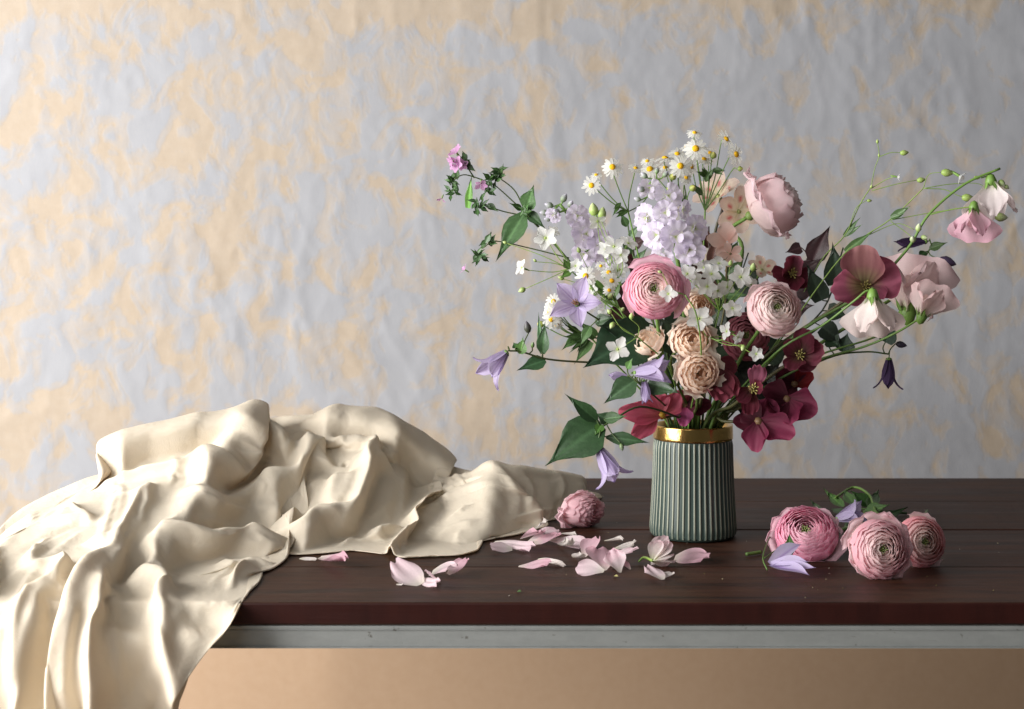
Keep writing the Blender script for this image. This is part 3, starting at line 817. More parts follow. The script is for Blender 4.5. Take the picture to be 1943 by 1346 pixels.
def ranunculus(label, pos, dirv, Rpx, d, n=46, cin=(.86, .72, .70), cout=(.74, .33, .44), base=(.72, .70, .48), seed=1, group='ranunculus in the bouquet', via=None, stemr=.0026, **kw):
    pos = Vector(pos); R = mm(Rpx, d)
    t = plant('ranunculus', label, 'ranunculus', pos, group)
    cupflower(t, pos, dirv, R, n, cin, cout, base, seed, **kw)
    end = pos - Vector(dirv).normalized() * R * .58 * kw.get('zs', 1)
    main_stem(t, (via or []) + [end - Vector(dirv).normalized() * R * .55 + Vector((0, 0, -.006)), end], stemr, stemr * .85, GREEN, GREEN2)
    return t

# ---- open flat flowers
def disc_flower(parent, pos, dirv, R, rayc=(.86, .86, .82), disc=(.75, .42, .02), n=15, droop=.1, roll=0.0, domeh=.5):
    """small daisy: domed disc as the part, its ray petals joined (each is only a few pixels)"""
    M = frame(pos, dirv, roll)
    mb = MB(); q = R * .30
    mb.lathe([(q * .95, -.25 * q), (q * 1.02, 0), (q * .92, domeh * q * .6), (q * .6, domeh * q * 1.1), (q * .25, domeh * q * 1.35), (0, domeh * q * 1.4)], 12, lambda t: mixt(disc, tuple(min(1, x * 1.15) for x in disc), t))
    fl = mb.build('flower_disc', M_FUZZ, parent, M)
    mb = MB(); mb.lathe([(0, -.75 * q), (.45 * q, -.65 * q), (.95 * q, -.25 * q), (.9 * q, -.1 * q)], 10, GREEN2); mb.build('calyx', M_STEM, fl, M)
    mb = MB()
    for k in range(n):
        a = 2 * pi * k / n + RNG.uniform(-.1, .1); ln = R * RNG.uniform(.70, .90); w = R * .16
        t0 = -droop + RNG.uniform(-.25, .15); pts, cols = [], []
        for j in range(4):
            v = j / 3; rad = q * .85 + ln * v * math.cos(t0); z = ln * v * math.sin(t0) - .25 * ln * v * v * .5
            ww = w * (.55, 1.0, 1.0, .5)[j]
            for u in (-1, 0, 1):
                pts.append(Vector((rad * math.cos(a) - math.sin(a) * ww * u, rad * math.sin(a) + math.cos(a) * ww * u, z + abs(u) * .12 * w)))
                cols.append(rayc)
        mb.grid(pts, cols, 2, 3)
    mb.build('ray_petals', M_PETAL, fl, M, kind='stuff')
    return fl
def five(parent, pos, dirv, R, colf, n=5, shape='fan', width=.85, pitch=.25, cup=.25, ruf=.04, notch=.08, name='flower', cen=(.35, .45, .10), roll=0.0, bend=-.2, calyx=.9, cs=1.0, jitter=.12, **kw):
    """flower of n separate petals round a small green tube"""
    M = frame(pos, dirv, roll)
    mb = MB(); c = R * .12 * cs
    mb.lathe([(0, -calyx * R), (c * .5, -calyx * R * .98), (c * .9, -calyx * R * .55), (c * .95, -.1 * R), (c * .9, 0), (c * .3, c * .6), (0, c * .7)], 8, lambda t: mixt(GREEN2, cen, (t - .5) * 2))
    fl = mb.build(name, M_STEM, parent, M)
    for k in range(n):
        a = 2 * pi * k / n + RNG.uniform(-jitter, jitter)
        me = petal_mesh(R * RNG.uniform(.92, 1.06), R * width * RNG.uniform(.92, 1.08), shape, colf, M_PETAL, cup=cup, bend=bend + RNG.uniform(-.2, .2), ruf=ruf, notch=notch, **kw)
        link('petal', me, fl, M @ Matrix.Rotation(a, 4, 'Z') @ Matrix.Translation((0, c * .7, 0)) @ Matrix.Rotation(pitch + RNG.uniform(-.15, .15), 4, 'X'))
    return fl
def bud(parent, pos, dirv, L_, col=LIME, tip=(.45, .5, .25), fat=.36, name='bud'):
    M = frame(pos, dirv)
    mb = MB(); r = L_ * fat
    mb.lathe([(0, 0), (r * .55, .05 * L_), (r, .33 * L_), (r * .9, .58 * L_), (r * .45, .85 * L_), (0, L_)], 8, lambda t: mixt(col, tip, t * t))
    return mb.build(name, M_STEM, parent, M)
def wire(t, a, b, sag=0.0, r=.0006, col=GREEN, name='stalk'):
    a = Vector(a); b = Vector(b); m = a.lerp(b, .5) + Vector((RNG.uniform(-.004, .004), RNG.uniform(-.004, .004), sag))
    return tube(t, name, [a, m, b], r * 1.15, r, col, None, 5, 5)

# ---- clematis bell with pointed ribbed sepals
PURP = (.25, .13, .40); PURPL = (.64, .56, .76)
def clemcol(a=PURP, b=PURPL):
    def f(u, v):
        s = max(math.exp(-(u / .10) ** 2), .8 * math.exp(-((abs(u) - .34) / .09) ** 2)) * (1 - .5 * v)
        return mixt(mixt(b, a, .85 * s), a, max(0, v - .8) * 1.0 + .12)
    return f
def clematis(parent, pos, dirv, L_, n=4, opening=.55, col=None, roll=0.0, curl=1.3, stam=True, width=.46):
    """pos is the top of the bell, dirv the direction it opens to; opening is the angle of the sepals to that axis"""
    M = frame(pos, dirv, roll)
    mb = MB(); mb.lathe([(0, -.03 * L_), (.07 * L_, -.01 * L_), (.10 * L_, .05 * L_), (0, .10 * L_)], 8, GREEN2)
    fl = mb.build('flower', M_STEM, parent, M)
    if stam:
        s = MB()
        for k in range(14):
            a = k * 2.4; q = .05 * L_ * math.sqrt(k / 14)
            p = Vector((q * math.cos(a), q * math.sin(a), 0.05 * L_)); e = p + Vector((p.x * 1.6, p.y * 1.6, L_ * RNG.uniform(.34, .44)))
            s.tube([p, e], [.018 * L_, .013 * L_], (.42, .36, .22), 4, (.28, .13, .06))
        s.build('stamens', M_STEM, fl, M, kind='stuff')
    for k in range(n):
        a = 2 * pi * k / n + RNG.uniform(-.1, .1)
        me = petal_mesh(L_ * RNG.uniform(.94, 1.06), L_ * width, 'clem', col or clemcol(), M_PETAL, 'sepal', cup=.30, bend=-.25, curl=-curl * RNG.uniform(.6, 1.2), ruf=.03, nf=2, rnd=.05, nu=14, nv=10, fold=.12, rib=.012)
        link('sepal', me, fl, M @ Matrix.Rotation(a, 4, 'Z') @ Matrix.Translation((0, .05 * L_, 0)) @ Matrix.Rotation(pi / 2 - opening + .18, 4, 'X'))
    return fl

# ------------------------------------------------------------------ the bouquet
CAMD = Vector((0, -1, 0))
def V3(x, y, z): return Vector((x, y, z))
PALE = dict(cin=(.93, .87, .80), cout=(.93, .71, .73), base=(.91, .77, .71))
PINK = dict(cin=(.86, .72, .70), cout=(.74, .31, .44), base=(.78, .66, .58))

# ranunculus
ranunculus('deep pink ranunculus with tight round swirl of petals and green eye', P(1242, 551, 1.735), (-.10, -.97, .18), 56, 1.735, 58, (.92, .82, .74), (.88, .42, .56), (.90, .70, .70), 3, ruf=.022, guard=4, gcol=(.90, .52, .64), via=[P(1262, 700, 1.80)], edge=(.90, .54, .65))
ranunculus('pale blush ranunculus with pale green eye and drooping lower petals, beside white florets', P(1468, 588, 1.745), (.16, -.90, .34), 53, 1.745, 48, seed=5, ruf=.03, guard=3, via=[P(1400, 690, 1.82)], edge=(.90, .64, .67), **PALE)
ranunculus('big pale pink ranunculus on a bare green stem, seen from behind, topmost of the ranunculus', P(1466, 388, 1.92), (.80, -.18, .42), 63, 1.92, 22, seed=8, ruf=.05, guard=5, zs=1.45, dimple=.0, outr=.86, via=[P(1393, 560, 1.90), P(1408, 470, 1.91)], stemr=.0032, center='none', span0=1.1, span1=.80, cin=(.92, .82, .80), cout=(.93, .72, .76), base=(.92, .78, .76))
ranunculus('blush ranunculus in profile at the outer end of the bouquet beside the sweet peas', P(1757, 548, 1.86), (.72, -.55, .16), 52, 1.86, 30, seed=12, ruf=.035, guard=3, zs=1.25, dimple=.05, via=[P(1500, 690, 1.88), P(1640, 600, 1.87)], **PALE)
ranunculus('dusky rose ranunculus half hidden under the blush one', P(1416, 640, 1.83), (-.05, -.92, .25), 48, 1.83, 34, (.60, .28, .32), (.46, .14, .19), (.5, .25, .25), 14, ruf=.03, via=[P(1370, 740, 1.86)])

# streaked cream blooms (open, loose petals with red blotches)
def streak(u, v):
    c = mixt((.78, .70, .50), (.80, .62, .55), v)
    if .28 < v < .62 and abs(u) < .45: c = mixt(c, (.62, .05, .08), .85 * (1 - abs(u) / .45))
    return c
def streaked(label, px, py, d, Rpx, dirv, n, seed, pitch=.5):
    RNG.seed(seed); pos = P(px, py, d); t = plant('streaked_lily', label, 'lily', pos, 'cream flowers with red streaks')
    five(t, pos, dirv, mm(Rpx, d), streak, n, 'round', .72, pitch, .35, .05, .0, cen=(.5, .5, .2), nu=8, nv=8, rnd=.2)
    main_stem(t, [P(px * .75 + 1315 * .25, py + 110, d + .01), pos - Vector(dirv).normalized() * .02], .0024, .002, GREEN, BROWN)
streaked('cream bloom with red blotched petals behind the topmost ranunculus', 1362, 372, 1.99, 48, (-.45, -.55, .55), 6, 21)
streaked('cream and red streaked bloom with ragged edge under the topmost ranunculus', 1402, 402, 1.97, 44, (.10, -.80, .10), 6, 22, .3)
streaked('small cream and red bloom tucked behind the blush ranunculus', 1446, 512, 1.90, 30, (.2, -.7, .6), 5, 23)

# spray roses
def rose(label, px, py, d, Rpx, dirv, seed, via=None, n=26):
    pos = P(px, py, d); R = mm(Rpx, d)
    t = plant('spray_rose', label, 'rose', pos, 'cream spray roses')
    cupflower(t, pos, dirv, R, n, (.92, .72, .56), (.93, .80, .70), (.92, .74, .60), seed, ruf=.045, guard=5, gcol=(.91, .83, .73), center='none', span0=1.0, span1=.66, edge=(.92, .82, .73), depth=.85, dimple=.12, outr=.90, back=(.52, .08, .07))
    z = Vector(dirv).normalized(); e = pos - z * R * .5
    M = frame(e, z)
    for k in range(5):
        me = petal_mesh(R * .62, R * .22, 'lance', lambda u, v: mixt((.10, .16, .05), (.45, .06, .05), v), M_LEAF, 'sepal', bend=-.6)
        link('sepal', me, t, M @ Matrix.Rotation(k * 2 * pi / 5, 4, 'Z') @ Matrix.Rotation(.4, 4, 'X'))
    main_stem(t, (via or []) + [e], .0020, .0017, GREEN, (.14, .2, .05))
rose('cream spray rose just above the lowest cream rose, near the vase mouth', 1312, 646, 1.775, 42, (-.05, -.93, .28), 31, [P(1272, 690, 1.79)])
rose('lowest cream spray rose with crinkled heart just above the gold rim', 1327, 708, 1.760, 42, (.05, -.97, .12), 32, [P(1322, 770, 1.80)])
rose('cream spray rose peeping out between the deep pink ranunculus and the white florets', 1325, 582, 1.82, 32, (.2, -.85, .35), 33)
rose('cream rose in profile with red-backed petals beside the big dark leaf', 1228, 650, 1.79, 36, (-.55, -.55, .62), 34, n=14)

# stock: spikes of ruffled lilac florets
def stockcol(dark=0.0):
    a = (.82, .76, .88); b = (.68, .56, .82)
    def f(u, v):
        c = mixt((.72, .78, .45), a, (v - .08) / .30); return mixt(c, b, max(0, v - .6) * .8 + dark)
    return f
def stock(label, spine, florets, buds, d, seed, dark=0.0):
    RNG.seed(seed)
    sp = [P(*q) for q in spine]
    t = plant('stock_flower', label, 'stock', sp[-1], 'lilac stock flowers')
    main_stem(t, sp, .0036, .0024, GREEN, GREEN2)
    path = catmull(sp, 6)
    for (px, py, dd, Rpx) in florets:
        pos = P(px, py, dd); near = min(path, key=lambda q: (q - pos).length)
        dv = (pos - near).normalized() + Vector((0, -.7, .25))
        n = RNG.choice((4, 5, 5)); dv += Vector((RNG.uniform(-.6, .6), 0, RNG.uniform(-.5, .4)))
        Rpx *= .82; fl = five(t, pos, dv, mm(Rpx, dd), stockcol(dark), n, 'fan', 1.15, .40, -.05, .14, .10, cen=(.5, .6, .2), calyx=.5, nf=2.2, bend=-.5, roll=RNG.uniform(0, 6), nu=8, nv=6, jitter=.3)
        # inner ruffled petals of the double floret
        M = frame(pos, dv, RNG.uniform(0, 6))
        for k in range(3):
            me = petal_mesh(mm(Rpx, dd) * .62, mm(Rpx, dd) * .62, 'fan', stockcol(dark), M_PETAL, ruf=.14, nf=2.5, bend=-.3, nu=6, nv=5)
            link('petal', me, fl, M @ Matrix.Rotation(k * 2.1, 4, 'Z') @ Matrix.Rotation(.95, 4, 'X'))
        wire(t, near, pos - dv.normalized() * mm(Rpx, dd) * .5, 0, .0012, GREEN2, 'pedicel')
    for (px, py, dd, Lp) in buds:
        pos = P(px, py, dd); near = min(path, key=lambda q: (q - pos).length)
        dv = (pos - near).normalized() + V3(0, -.2, .6); bud(t, pos, dv, mm(Lp, dd), (.16, .25, .09), (.62, .55, .72), .34)
        wire(t, near, pos, 0, .0009, GREEN2, 'pedicel')
stock('full lilac stock spike with ruffled florets, standing above the deep pink ranunculus', [(1300, 640, 1.86), (1290, 520, 1.85), (1268, 420, 1.84), (1244, 342, 1.83)],
      [(1232, 356, 1.82, 27), (1268, 372, 1.812, 34), (1226, 414, 1.82, 34), (1262, 404, 1.80, 30), (1296, 398, 1.83, 24), (1246, 446, 1.80, 36), (1318, 434, 1.82, 34), (1282, 450, 1.79, 38), (1308, 474, 1.795, 36), (1256, 488, 1.81, 30)],
      [(1222, 362, 1.82, 17), (1228, 338, 1.83, 16), (1216, 380, 1.83, 15), (1246, 330, 1.84, 14), (1258, 336, 1.83, 15)], 1.82, 41)
stock('paler lilac stock spike leaning out behind the white florets, above the purple clematis', [(1230, 640, 1.98), (1170, 530, 1.98), (1115, 450, 1.97), (1062, 388, 1.96)],
      [(1096, 410, 1.94, 28), (1050, 408, 1.95, 20), (1112, 444, 1.93, 34), (1140, 462, 1.93, 32), (1108, 482, 1.94, 30), (1150, 494, 1.94, 27)],
      [(1050, 392, 1.96, 18), (1066, 384, 1.96, 19), (1040, 404, 1.96, 17), (1060, 404, 1.95, 18), (1080, 392, 1.95, 17), (1046, 416, 1.96, 15)], 1.95, 42, .1)

# chamomile sprays
def chamomile(label, joint, heads, d, seed, leaves=()):
    RNG.seed(seed); j = P(*joint)
    t = plant('chamomile_spray', label, 'chamomile', j, 'white and yellow chamomile sprays')
    main_stem(t, [j], .0014, .0011, GREEN, GREEN2)
    for (px, py, dd, Rpx, dv) in heads:
        pos = P(px, py, dd); R = mm(Rpx, dd) * 1.12
        if Rpx < 9:
            b = bud(t, pos, dv, R * 1.6, GREEN2, (.6, .55, .15), .5)
        else:
            disc_flower(t, pos, dv, R, droop=RNG.uniform(-.1, .35), roll=RNG.uniform(0, 6), n=RNG.choice((13, 15, 16)))
        z = Vector(dv).normalized(); e = pos - z * R * .3
        tube(t, 'stalk', [j, j.lerp(e, .55) + V3(RNG.uniform(-.004, .004), 0, -.006) - z * .006, e - z * .006, e], .0009, .0006, GREEN, GREEN2, 5, 5)
    for (a, b, w) in leaves:
        for k in range(3):
            q = P(*b) + V3(RNG.uniform(-.006, .006), 0, RNG.uniform(-.008, .004))
            leaf(t, P(*a), q, w * .6, (.06, .12, .03), 'lance')
up = lambda x=0, y=-.8, z=.5: (x, y - .35, z * .8)
chamomile('airy chamomile spray standing out on the side of the phlox, three open daisies', (1192, 402, 1.88), [(1122, 352, 1.86, 16, up(-.3, -.9, .1)), (1162, 317, 1.86, 18, up(.0, -.75, .55)), (1206, 319, 1.90, 12, up(.1, -.3, .9)), (1131, 332, 1.88, 11, up(-.2, -.2, .9)), (1240, 352, 1.90, 7, up())], 1.88, 51, [((1190, 400, 1.88), (1172, 410, 1.87), .012), ((1178, 385, 1.88), (1170, 402, 1.87), .010)])
chamomile('dense chamomile spray with many yellow-eyed daisies above the full lilac stock', (1300, 392, 1.92), [(1233, 321, 1.89, 19, up(-.2, -.5, .8)), (1262, 300, 1.90, 18, up(0, .15, .95)), (1285, 292, 1.92, 15, up(0, -.4, .9)), (1291, 315, 1.88, 19, up(.05, -.9, .3)), (1312, 316, 1.90, 14, up(.7, -.6, .3)), (1302, 337, 1.90, 12, up(.3, -.7, .4)), (1262, 318, 1.92, 13, up(-.2, -.3, .9)), (1228, 306, 1.93, 12, up(-.2, -.3, .9)), (1276, 338, 1.90, 8, up()), (1312, 360, 1.89, 8, up(.3, -.5, .5)), (1270, 360, 1.9, 7, up())], 1.92, 52, [((1300, 392, 1.92), (1296, 370, 1.91), .012)])
chamomile('tallest chamomile spray, rising above all other flowers', (1338, 400, 1.93), [(1318, 252, 1.94, 13, up(0, -.3, .95)), (1320, 282, 1.91, 20, up(-.1, -.85, .4)), (1303, 277, 1.94, 14, up(-.4, .2, .9)), (1336, 302, 1.93, 15, up(.1, -.1, .9)), (1347, 290, 1.95, 13, up(.1, -.4, .9)), (1378, 264, 1.92, 17, up(.65, -.35, .65)), (1397, 293, 1.91, 18, up(.75, -.55, .1)), (1400, 321, 1.92, 6, up(.9, -.2, .1)), (1352, 300, 1.92, 8, up(.1, -.3, .9))], 1.92, 53, [((1338, 345, 1.93), (1352, 322, 1.92), .014), ((1340, 335, 1.93), (1330, 318, 1.92), .013), ((1352, 322, 1.93), (1380, 324, 1.92), .012), ((1334, 370, 1.93), (1322, 352, 1.92), .012)])
chamomile('short chamomile spray between the purple clematis and the deep pink ranunculus', (1175, 585, 1.83), [(1111, 524, 1.81, 17, up(-.3, -.85, .3)), (1155, 517, 1.83, 14, up(-.1, -.5, .8)), (1161, 533, 1.82, 14, up(.2, -.8, .4)), (1156, 551, 1.81, 11, up(0, -.8, .3)), (1122, 530, 1.83, 11, up(.5, -.6, .3)), (1140, 505, 1.84, 9, up())], 1.82, 54, [((1170, 570, 1.83), (1140, 545, 1.82), .012)])
chamomile('low chamomile cluster above the clematis leaves, left of the open purple clematis'.replace('left of', 'touching'), (1120, 640, 1.84), [(1050, 572, 1.82, 14, up(-.3, -.8, .5)), (1041, 590, 1.82, 13, up(-.6, -.7, .2)), (1054, 589, 1.81, 16, up(.3, -.9, .0)), (1046, 606, 1.82, 16, up(-.2, -.9, .2)), (1056, 616, 1.83, 12, up(.1, -.8, -.4)), (1030, 618, 1.84, 8, up(-.7, -.3, .5))], 1.82, 55, [((1100, 630, 1.84), (1070, 622, 1.83), .013), ((1115, 640, 1.84), (1085, 660, 1.83), .013), ((1100, 635, 1.84), (1078, 645, 1.83), .011)])

# white wiry florets
WH = lambda u, v: mixt((.70, .78, .45), (.86, .86, .84), v * 5)
def florets(label, joint, flowers, buds, seed, via=(), leaves=()):
    RNG.seed(seed); j = P(*joint)
    t = plant('white_floret_spray', label, 'floret spray', j, 'wiry sprays of small white florets')
    main_stem(t, [P(*q) for q in via] + [j], .0012, .0008, GREEN2, GREEN2)
    for (px, py, dd, Rpx, dv) in flowers:
        pos = P(px, py, dd); R = mm(Rpx, dd)
        five(t, pos, dv, R, WH, RNG.choice((4, 5, 5)), 'round', .86, .22, .22, .05, .06, cen=(.5, .62, .15), calyx=1.0, roll=RNG.uniform(0, 6), nu=8, nv=6, cs=1.0, rnd=.42)
        z = Vector(dv).normalized(); e = pos - z * R * .95
        tube(t, 'stalk', [j, j.lerp(e, .5) + V3(RNG.uniform(-.006, .006), RNG.uniform(-.004, .004), RNG.uniform(-.008, .002)), e], .0007, .0005, GREEN2, LIME, 5, 6)
    for (px, py, dd, Lp, dv) in buds:
        pos = P(px, py, dd); bud(t, pos, dv, mm(Lp, dd), LIME, (.5, .55, .3))
        tube(t, 'stalk', [j, j.lerp(pos, .5) + V3(RNG.uniform(-.006, .006), 0, RNG.uniform(-.006, .004)), pos], .0006, .00045, GREEN2, LIME, 5, 6)
    for (a, b, w) in leaves: leaf(t, P(*a), P(*b), w, (.10, .20, .04), 'lance')
florets('long white floret spray reaching out under the phlox leaf', (1080, 510, 1.85), [(1035, 452, 1.83, 24, (-.1, -.95, .1)), (990, 508, 1.84, 18, (-.75, -.45, .3)), (1050, 440, 1.85, 14, (.4, -.6, .6))], [(997, 548, 1.84, 15, (-.9, 0, -.4)), (1018, 497, 1.85, 8, (-.6, 0, .5)), (962, 462, 1.86, 9, (-1, 0, .4))], 61, [(1210, 640, 1.86), (1130, 560, 1.86)], [((1080, 510, 1.85), (1068, 490, 1.84), .011), ((1085, 515, 1.85), (1062, 528, 1.84), .010)])
florets('white floret spray in front of the paler lilac stock', (1172, 530, 1.84), [(1165, 468, 1.82, 22, (0, -.9, .4)), (1134, 420, 1.84, 20, (.1, -.7, -.6)), (1192, 462, 1.83, 20, (.3, -.6, .7)), (1178, 484, 1.82, 17, (-.1, -.9, -.2)), (1150, 474, 1.83, 17, (-.4, -.8, .2)), (1133, 573, 1.80, 17, (-.5, -.8, -.1))], [(1128, 410, 1.84, 26, (-.15, -.1, 1)), (1140, 416, 1.84, 24, (.2, -.1, 1)), (1155, 566, 1.80, 14, (.2, -.3, .3))], 62, [(1240, 640, 1.85)])
florets('white floret spray with open flowers between the two large pink ranunculus', (1365, 590, 1.80), [(1304, 520, 1.775, 18, (-.2, -.9, .2)), (1318, 528, 1.785, 17, (.4, -.8, .3)), (1350, 520, 1.785, 20, (0, -.9, .4)), (1342, 544, 1.78, 20, (-.2, -.9, -.1)), (1362, 552, 1.785, 17, (.3, -.8, -.3)), (1405, 526, 1.78, 23, (.1, -.97, .1)), (1390, 585, 1.77, 20, (-.3, -.8, -.4)), (1364, 500, 1.80, 19, (.1, -.7, .7)), (1336, 508, 1.80, 17, (-.2, -.7, .6)), (1380, 545, 1.80, 16, (.2, -.8, .1)), (1425, 540, 1.79, 16, (.4, -.7, .3))], [(1428, 515, 1.79, 17, (.1, -.2, 1)), (1385, 505, 1.8, 12, (.2, 0, 1))], 63, [(1340, 700, 1.82)], [((1360, 560, 1.80), (1345, 525, 1.79), .008)])
florets('white florets nodding over the cream spray roses', (1345, 640, 1.77), [(1326, 605, 1.735, 26, (-.05, -.97, .15)), (1379, 629, 1.745, 19, (-.85, -.4, .1)), (1400, 640, 1.76, 15, (.5, -.6, -.3)), (1435, 672, 1.74, 15, (0, -.95, .2))], [(1412, 655, 1.745, 14, (-.3, -.4, -.6))], 64, [(1330, 720, 1.80)])
florets('single open white floret lying over the big heart-shaped dark leaf', (1210, 640, 1.745), [(1172, 663, 1.715, 24, (-.1, -.97, .1))], [(1165, 612, 1.73, 15, (-.4, -.3, -.6)), (1197, 606, 1.73, 13, (.2, 0, 1)), (1160, 596, 1.74, 12, (-.5, 0, .6))], 65, [(1270, 700, 1.79)])
florets('small white florets resting across the face of the deep pink ranunculus', (1300, 560, 1.70), [(1268, 558, 1.680, 17, (-.1, -.97, .1))], [(1256, 517, 1.685, 9, (-.9, -.2, .2))], 66, [(1330, 690, 1.77), (1322, 600, 1.71)])

# clematis vines
def vine(label, pts, blooms, leaves, buds, seed, stem=BROWN, r0=.0016, r1=.0011):
    RNG.seed(seed); pp = [P(*q) for q in pts]
    t = plant('clematis_vine', label, 'clematis', pp[-1], 'purple clematis')
    main_stem(t, pp, r0, r1, stem, mixt(stem, GREEN, .6))
    path = catmull(pp, 6)
    for (px, py, d, Lpx, dv, n, op, kw) in blooms:
        pos = P(px, py, d); near = min(path, key=lambda q: (q - pos).length)
        kw = dict(kw); kw.setdefault('roll', RNG.uniform(0, 6))
        clematis(t, pos, dv, mm(Lpx, d), n, op, **kw)
        if (near - pos).length > .003: tube(t, 'flower_stalk', [near, near.lerp(pos, .5) + V3(0, -.003, .006), pos - Vector(dv).normalized() * .004, pos], .0009, .0008, mixt(stem, GREEN, .6), None, 6, 6)
    for (a, b, wpx, kw) in leaves:
        A = P(*a); B = P(*b); near = min(path, key=lambda q: (q - A).length); kw = dict(kw)
        leaf(t, A, B, mm(wpx, a[2]), **kw)
        if (near - A).length > .004: wire(t, near, A, 0, .0008, mixt(stem, GREEN, .5), 'leaf_stalk')
    for (px, py, d, Lpx, dv, c) in buds:
        pos = P(px, py, d); near = min(path, key=lambda q: (q - pos).length)
        bud(t, pos, dv, mm(Lpx, d), c, mixt(c, (.3, .22, .4), .3), .30); wire(t, near, pos, 0, .0008, mixt(stem, GREEN, .5), 'bud_stalk')
    return t
DK = clemcol((.050, .025, .075), (.12, .075, .17))
vine('clematis vine reaching toward the cloth with a nodding lilac bell at its tip', [(1240, 690, 1.84), (1120, 688, 1.82), (1040, 682, 1.80), (990, 668, 1.79), (966, 666, 1.79)],
     [(962, 668, 1.785, 74, (-.62, -.25, -.60), 4, .50, dict(curl=.8, width=.44))],
     [((1030, 672, 1.80), (1031, 612, 1.79), 26, dict(col=(.06, .13, .05), shape='ovate')), ((1035, 684, 1.80), (982, 700, 1.785), 30, dict(col=(.05, .12, .05))), ((988, 672, 1.79), (992, 640, 1.785), 24, dict(col=(.10, .21, .05))), ((980, 660, 1.79), (974, 650, 1.79), 14, dict(col=(.04, .1, .03))), ((1028, 668, 1.80), (1020, 592, 1.81), 12, dict(col=(.06, .14, .05), shape='lance'))],
     [(1003, 632, 1.79, 24, (-.2, -.2, 1), (.05, .06, .03)), (1010, 660, 1.79, 13, (.1, -.4, .8), GREEN2)], 71)
vine('clematis vine with a wide open purple bloom facing out beside the chamomile', [(1240, 690, 1.85), (1170, 630, 1.83), (1100, 584, 1.80)],
     [(1096, 578, 1.792, 56, (-.25, -.90, .25), 5, 1.12, dict(curl=.9, width=.62))],
     [((1130, 612, 1.82), (1160, 600, 1.80), 26, dict(col=(.05, .1, .04))), ((1120, 620, 1.82), (1100, 655, 1.81), 20, dict(col=(.08, .16, .05)))], [], 72)
vine('clematis with a half closed striped lilac bell under the cream rose with red backs', [(1262, 770, 1.80), (1205, 722, 1.75)],
     [(1204, 708, 1.735, 74, (.82, -.30, .12), 4, .42, dict(curl=.7, roll=.5, width=.52)), (1222, 722, 1.76, 44, (.1, -.2, -.95), 3, .25, dict(curl=.4, stam=False)), (1192, 716, 1.77, 40, (-.95, -.1, .08), 2, .3, dict(curl=.4, stam=False))],
     [((1205, 722, 1.76), (1146, 764, 1.75), 46, dict(col=(.04, .085, .035))), ((1230, 726, 1.77), (1290, 748, 1.75), 42, dict(col=(.035, .075, .03), shape='heart')), ((1210, 640, 1.80), (1110, 690, 1.765), 118, dict(col=(.016, .042, .018), shape='heart', bend=-.2, fold=.12, nrm=(-.35, -.9, .4))), ((1228, 640, 1.81), (1138, 616, 1.79), 70, dict(col=(.014, .036, .016), shape='heart', bend=-.2, fold=.12)), ((1190, 700, 1.76), (1200, 680, 1.75), 16, dict(col=(.09, .19, .05)))], [(1236, 700, 1.735, 14, (.2, -.2, .9), GREEN2)], 73)
vine('clematis vine hanging beside the vase with big dark leaves and a pale lilac bell', [(1285, 792, 1.80), (1215, 772, 1.765), (1160, 800, 1.74), (1140, 812, 1.735)],
     [(1136, 850, 1.725, 78, (.42, -.25, -.80), 4, .40, dict(curl=1.0, roll=.9, width=.46))],
     [((1142, 806, 1.735), (1036, 877, 1.71), 84, dict(col=(.026, .066, .022), shape='ovate', bend=-.3, fold=.10)), ((1132, 798, 1.735), (1076, 750, 1.72), 30, dict(col=(.035, .085, .03), fold=.5)), ((1146, 795, 1.74), (1190, 790, 1.73), 24, dict(col=(.045, .10, .03))), ((1142, 806, 1.735), (1128, 826, 1.725), 20, dict(col=(.07, .16, .03))), ((1150, 830, 1.735), (1230, 838, 1.72), 28, dict(col=(.035, .08, .03), shape='lance')), ((1158, 800, 1.745), (1130, 784, 1.745), 26, dict(col=(.03, .07, .025)))],
     [(1178, 842, 1.725, 15, (.2, -.2, -.9), (.14, .2, .08))], 74, (.020, .018, .012))
vine('clematis vine with a dark plum bell hanging below the white sweet pea', [(1450, 740, 1.90), (1570, 680, 1.88), (1640, 668, 1.87), (1686, 672, 1.86)],
     [(1687, 680, 1.855, 62, (-.08, -.15, -.98), 4, .36, dict(col=DK, curl=.7, stam=False, width=.40))],
     [((1600, 668, 1.87), (1608, 632, 1.87), 40, dict(col=(.025, .06, .03))), ((1570, 640, 1.87), (1596, 660, 1.86), 34, dict(col=(.02, .05, .02))), ((1680, 650, 1.86), (1700, 615, 1.86), 34, dict(col=(.04, .085, .05), shape='heart'))],
     [(1700, 652, 1.86, 22, (.9, 0, -.2), (.02, .02, .03))], 75, (.03, .04, .02))
vine('clematis vine with dark plum flowers behind the long sweet pea stem', [(1480, 680, 1.95), (1640, 560, 1.95), (1740, 500, 1.93), (1768, 468, 1.92)],
     [(1758, 458, 1.92, 62, (-.96, -.15, -.10), 3, .20, dict(col=DK, curl=.3, stam=False, width=.36))],
     [((1764, 472, 1.92), (1798, 460, 1.91), 18, dict(col=(.045, .09, .02))), ((1756, 478, 1.92), (1740, 492, 1.91), 16, dict(col=(.03, .07, .02)))],
     [(1782, 492, 1.91, 34, (.9, -.1, -.3), (.05, .03, .07))], 76, (.03, .05, .02))

